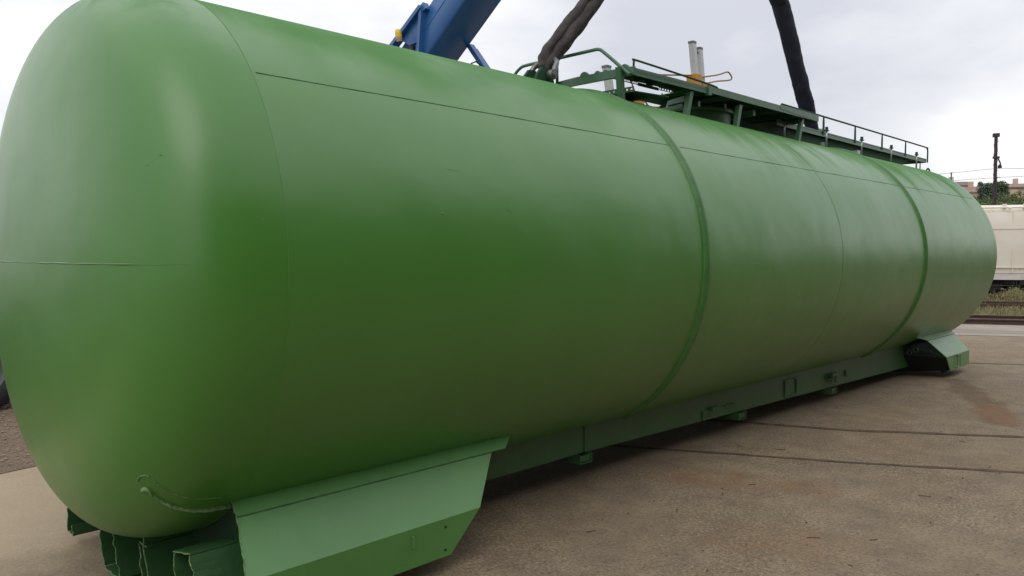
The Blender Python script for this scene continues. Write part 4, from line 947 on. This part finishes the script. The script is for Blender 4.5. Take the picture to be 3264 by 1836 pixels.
wire(sag(Y(15, 45, 4.2), Y(-12.4, 44.9, 5.65), -.0) + sag(Y(-12.4, 44.9, 5.65), Y(-40, 45, 6.9), .1)[1:], 'thin lower overhead wire crossing the mast')
sp_ = empty('far_post', Y(-10.35, 45.2, 0), 'thin grey post seen just above the end of the green tank', 'post')
MB().cyl(Y(-10.35, 45.2, 0), Y(-10.35, 45.2, 5.97), .03, 8).build('post_shaft', M_POLE, sp_)
MB().box(Y(-10.35, 45.2, 5.95) - Vector((.05, .05, 0)), Y(-10.35, 45.2, 5.99) + Vector((.05, .05, 0))).build('post_cap', M_POLE, sp_)

# ------------------------------------------------------------------ hillside with houses and trees
M_HILL = dirt('scrub_hillside', (.075, .085, .04), (.10, .10, .055), (.17, .14, .10), .3)
mb = MB(); us = [-140 + 6*i for i in range(60)]; ns = [55, 70, 85, 100, 112, 124, 136, 150, 180, 230, 320, 500]
def hz(u, n_):
    t = max(0, min(1, (n_-58)/76)); t = t*t*(3-2*t); return -.3 + 9.6*t*(1 + .10*mnoise.noise(Vector((u*.02, n_*.02, 0)))) + 1.6*max(0, min(1, (n_-140)/90))*0
for n_ in ns:
    for u in us: mb.v.append(Y(u, n_, hz(u, n_)))
k = len(us)
for j in range(len(ns)-1):
    for i in range(k-1): mb.f.append((j*k+i, j*k+i+1, (j+1)*k+i+1, (j+1)*k+i))
tag(mb.build('hillside', M_HILL, smooth=True), kind='structure')
M_WALLW = simple('white_house_render', (.62, .58, .54), .85, var=.08, scale=.8)
M_WALLC = simple('cream_house_render', (.55, .44, .33), .85, var=.1, scale=.8)
M_ROOF1 = simple('brown_roof_tiles', (.21, .15, .135), .85, var=.2, scale=3)  # both roof colours muted, distance haze put into the tiles
M_ROOF2 = simple('terracotta_roof_tiles', (.30, .20, .165), .85, var=.2, scale=3)
M_PANE = simple('dark_window_glass', (.05, .055, .06), .2, var=.1)
def house(u, n_, zb, zw, wd, dp, rise, mw, mr, label, nwin=2, over=.35, flat=False):
    h = empty('house', Y(u, n_, zb), label, 'house', 'houses on the hillside')
    u0, u1 = u - wd/2, u + wd/2; mb = MB()
    mb.hexa([Y(u0, n_, zb), Y(u0, n_+dp, zb), Y(u1, n_+dp, zb), Y(u1, n_, zb), Y(u0, n_, zw), Y(u0, n_+dp, zw), Y(u1, n_+dp, zw), Y(u1, n_, zw)]); mb.build('wall', mw, h)
    mb = MB(); mb.slab([Y(u0-over, n_-over, zw), Y(u0-over, n_+dp/2, zw+rise), Y(u0-over, n_+dp+over, zw)], U*(wd + 2*over)); mb.slab([Y(u0-over, n_-over, zw-.12), Y(u0-over, n_-over, zw-.003), Y(u0-over, n_+dp+over, zw-.003), Y(u0-over, n_+dp+over, zw-.12)], U*(wd + 2*over)); rf = mb.build('roof', mr, h)
    mb = MB(); c = Y(u + wd*.22, n_+dp*.45, zw+rise*.6); mb.box(c - Vector((.3, .3, 0)), c + Vector((.3, .3, rise*.4+.7))); mb.build('chimney', mw, rf)
    for i in range(nwin):
        uu = u0 + wd*(i+.5)/nwin; mb = MB(); zc_ = zw - 1.15
        mb.hexa([Y(uu-.42, n_-.02, zc_-.45), Y(uu-.42, n_+.02, zc_-.45), Y(uu+.42, n_+.02, zc_-.45), Y(uu+.42, n_-.02, zc_-.45), Y(uu-.42, n_-.02, zc_+.5), Y(uu-.42, n_+.02, zc_+.5), Y(uu+.42, n_+.02, zc_+.5), Y(uu+.42, n_-.02, zc_+.5)]); mb.build('window', M_PANE, h)
    return h
house(-30.9, 130, 8.0, 11.75, 2.9, 5, .75, M_WALLW, M_ROOF1, 'tall white house with brown roof beside the tank end', 2, .2)
house(-32.9, 127, 8.0, 10.55, 3.2, 5, .95, M_WALLC, M_ROOF2, 'low house with terracotta roof and cream wall left of the mast', 3, .2)
house(-32.2, 133, 8.6, 11.2, 2.4, 5, .6, M_WALLC, M_ROOF1, 'small brown-roofed house between the white house and the trees', 1, .2)
house(-41.2, 130, 8.0, 11.35, 9.6, 7, .75, M_WALLC, M_ROOF2, 'long low house with a pinkish tiled roof right of the mast', 7, .4)
house(-32.7, 108, 5.0, 8.35, 2.6, 4, .5, M_WALLC, M_ROOF2, 'small pink-walled house low among the bushes at the right edge', 2, .2)
def foliage(name, c1, c2):
    m, t, b = mat_new(name); n, l, M, NZ, RP, MX = node_helpers(t)
    P = n('ShaderNodeNewGeometry').outputs['Position']
    l(MX(RP(NZ(P, 1.3, 3, .6), [(.35, 0.0), (.65, 1.0)]), c1, c2), b.inputs['Base Color']); b.inputs['Roughness'].default_value = .75; return m
F1 = foliage('dark_green_foliage', (.070, .105, .052), (.105, .150, .070)); F2 = foliage('mid_green_foliage', (.085, .130, .045), (.120, .165, .060)); F3 = foliage('yellow_green_foliage', (.15, .17, .05), (.19, .20, .065)); F4 = foliage('blue_green_foliage', (.090, .125, .100), (.12, .155, .115))
M_BARK = simple('bark', (.07, .055, .045), .9)
def tree(u, n_, top, rad, hgt, mt, label, seed, leaves=2600):
    r = random.Random(seed); zb = hz(u, n_); t = empty('tree', Y(u, n_, zb), label, 'tree', 'trees on the hillside')
    mb = MB(); mb.tube([Y(u, n_, zb-.3), Y(u+.1, n_, zb + (top-zb)*.4), Y(u, n_, top - hgt*.35)], [.16, .12, .05], 7)
    blobs = []
    for i in range(11):
        a = r.uniform(0, 6.3); q = r.uniform(.2, .72); zz = top - hgt*r.uniform(.18, .85); sc = 1 - abs((zz - (top-hgt*.5))/(hgt*.75))
        c = Y(u + cos(a)*rad*q*sc, n_ + sin(a)*rad*q*sc, zz); blobs.append((c, rad*r.uniform(.28, .5)))
        mb.tube([Y(u, n_, top - hgt*.75), c], [.05, .02], 5)
    blobs.append((Y(u, n_, top - rad*.3), rad*.35))
    mb.build('trunk', M_BARK, t)
    mb = MB()
    for _ in range(leaves):
        c, q = r.choice(blobs); d = Vector((r.gauss(0, 1), r.gauss(0, 1), r.gauss(0, 1))).normalized()*q*r.uniform(.55, 1.05)**.6; p = c + d; s = r.uniform(.08, .2)
        a = Vector((r.uniform(-1, 1), r.uniform(-1, 1), r.uniform(-1, 1))).normalized()*s; b_ = Vector((r.uniform(-1, 1), r.uniform(-1, 1), r.uniform(-1, 1))).normalized()*s
        mb.add([p, p + a, p + a + b_, p + b_], [(0, 1, 2, 3)])
    mb.build('crown', mt, t)
mb = MB(); r = random.Random(77)
for i in range(520):
    n_ = r.uniform(84, 119); u = -n_*r.uniform(.19, .335); tp = 1.88 + (10.2 - 1.88 - r.uniform(.2, 1.5) + 1.0*mnoise.noise(Vector((u*.35, n_*.2, 0))))*n_/125
    rad = r.uniform(.5, 1.0); c0 = Y(u, n_, max(hz(u, n_) + .3, tp - rad*r.uniform(1, 2.6)))
    for _ in range(90):
        d = Vector((r.gauss(0, 1), r.gauss(0, 1), r.gauss(0, 1))).normalized()*rad*r.uniform(.6, 1.0); p = c0 + d; q = r.uniform(.08, .17)
        a = Vector((r.uniform(-1, 1), r.uniform(-1, 1), r.uniform(-1, 1))).normalized()*q; b_ = Vector((r.uniform(-1, 1), r.uniform(-1, 1), r.uniform(-1, 1))).normalized()*q
        mb.add([p, p + a, p + a + b_, p + b_], [(0, 1, 2, 3)])
tag(mb.build('hillside_scrub', F2), 'band of green scrub along the hillside above the wagon roof', 'scrub', kind='stuff')
TREES = [(-33.2, 122, 11.55, 1.5, 3.0, F4, 'dark rounded tree just left of the mast'), (-34.6, 121, 11.75, 1.6, 3.2, F1, 'tallest dark tree directly behind the mast'),
 (-35.0, 112, 10.2, 1.6, 3.0, F4, 'grey-green tree right of the mast below the long roof'), (-30.6, 118, 10.1, 1.4, 2.6, F1, 'dark bush at the edge of the tank below the white house'),
 (-31.9, 106, 8.9, 1.7, 3.0, F2, 'mid green tree low beside the tank end'), (-33.8, 104, 8.8, 1.7, 3.0, F2, 'mid green tree low in front of the mast foot'),
 (-36.4, 108, 9.9, 1.7, 3.2, F3, 'bright yellow-green tree right of the mast'), (-38.4, 112, 10.4, 1.6, 3.0, F2, 'green tree under the long pinkish roof'),
 (-36.8, 98, 8.1, 1.8, 2.8, F2, 'broad low green tree above the wagon roof at the right'), (-34.9, 94, 7.4, 1.5, 2.2, F1, 'low dark bush right of the mast foot'),
 (-36.5, 141, 13.0, .55, 2.2, F1, 'small pointed dark conifer above the long roof'), (-35.4, 141, 12.1, .8, 1.6, F1, 'low dark crown left of the pointed conifer'),
 (-32.6, 139, 12.1, .9, 1.5, F1, 'small dark crown behind the brown-roofed houses'), (-40.2, 104, 9.3, 1.7, 3.0, F2, 'green tree at the right edge of the view'),
 (-31.2, 92, 7.2, 1.5, 2.2, F2, 'low green bush just above the wagon roof by the tank'), (-38.6, 92, 7.0, 1.5, 2.0, F1, 'low dark bush at the right edge above the wagon'),
 (-28.8, 104, 8.8, 1.7, 3.0, F2, 'green tree hidden behind the tank end nearest the white house'), (-33.0, 90, 6.7, 1.3, 1.8, F1, 'lowest dark bush left of the mast foot')]
for i, (u, n_, top, rad, hg, mt, lb) in enumerate(TREES):
    q = n_/125 if n_ < 125 else 1
    tp = 1.88 + (top-1.88)*q; tree(u*q, n_, tp, rad*1.15*q, max(hg*q, min(tp - hz(u*q, n_), 4.2)) if n_ < 125 else hg, mt, lb, 100+i)

# ------------------------------------------------------------------ workshop hall across the yard, behind the photographer
M_HALL = simple('brown_corrugated_steel', (.060, .052, .045), .8, var=.2, scale=1.5, bump=.4, bscale=8)
HL = empty('workshop_hall', (9, -17, 0), 'dark brown corrugated workshop hall along the near side of the yard', 'building')
mb = MB(); x = -7.0
while x < 25:
    mb.box((x, -12.04, 0), (x+.18, -11.96, 9.2)); x += .36
mb.box((-7, -22, 0), (25.2, -12.04, 9.2)); mb.build('wall', M_HALL, HL)
mb = MB(); mb.slab([(-7.4, -11.6, 9.2), (-7.4, -17, 10.6), (-7.4, -22.4, 9.2)], (33, 0, 0)); mb.build('roof', M_HALL, HL)
for xx in (-2.5, 8.0, 17.5):
    mb = MB(); mb.box((xx, -11.95, .02), (xx+4.2, -11.90, 4.6)); d_ = mb.build('sliding_door', M_DKMET, HL)
    mb = MB(); mb.box((xx+.2, -11.9, 1.1), (xx+.26, -11.84, 1.5)); mb.build('handle', M_STEEL, d_)
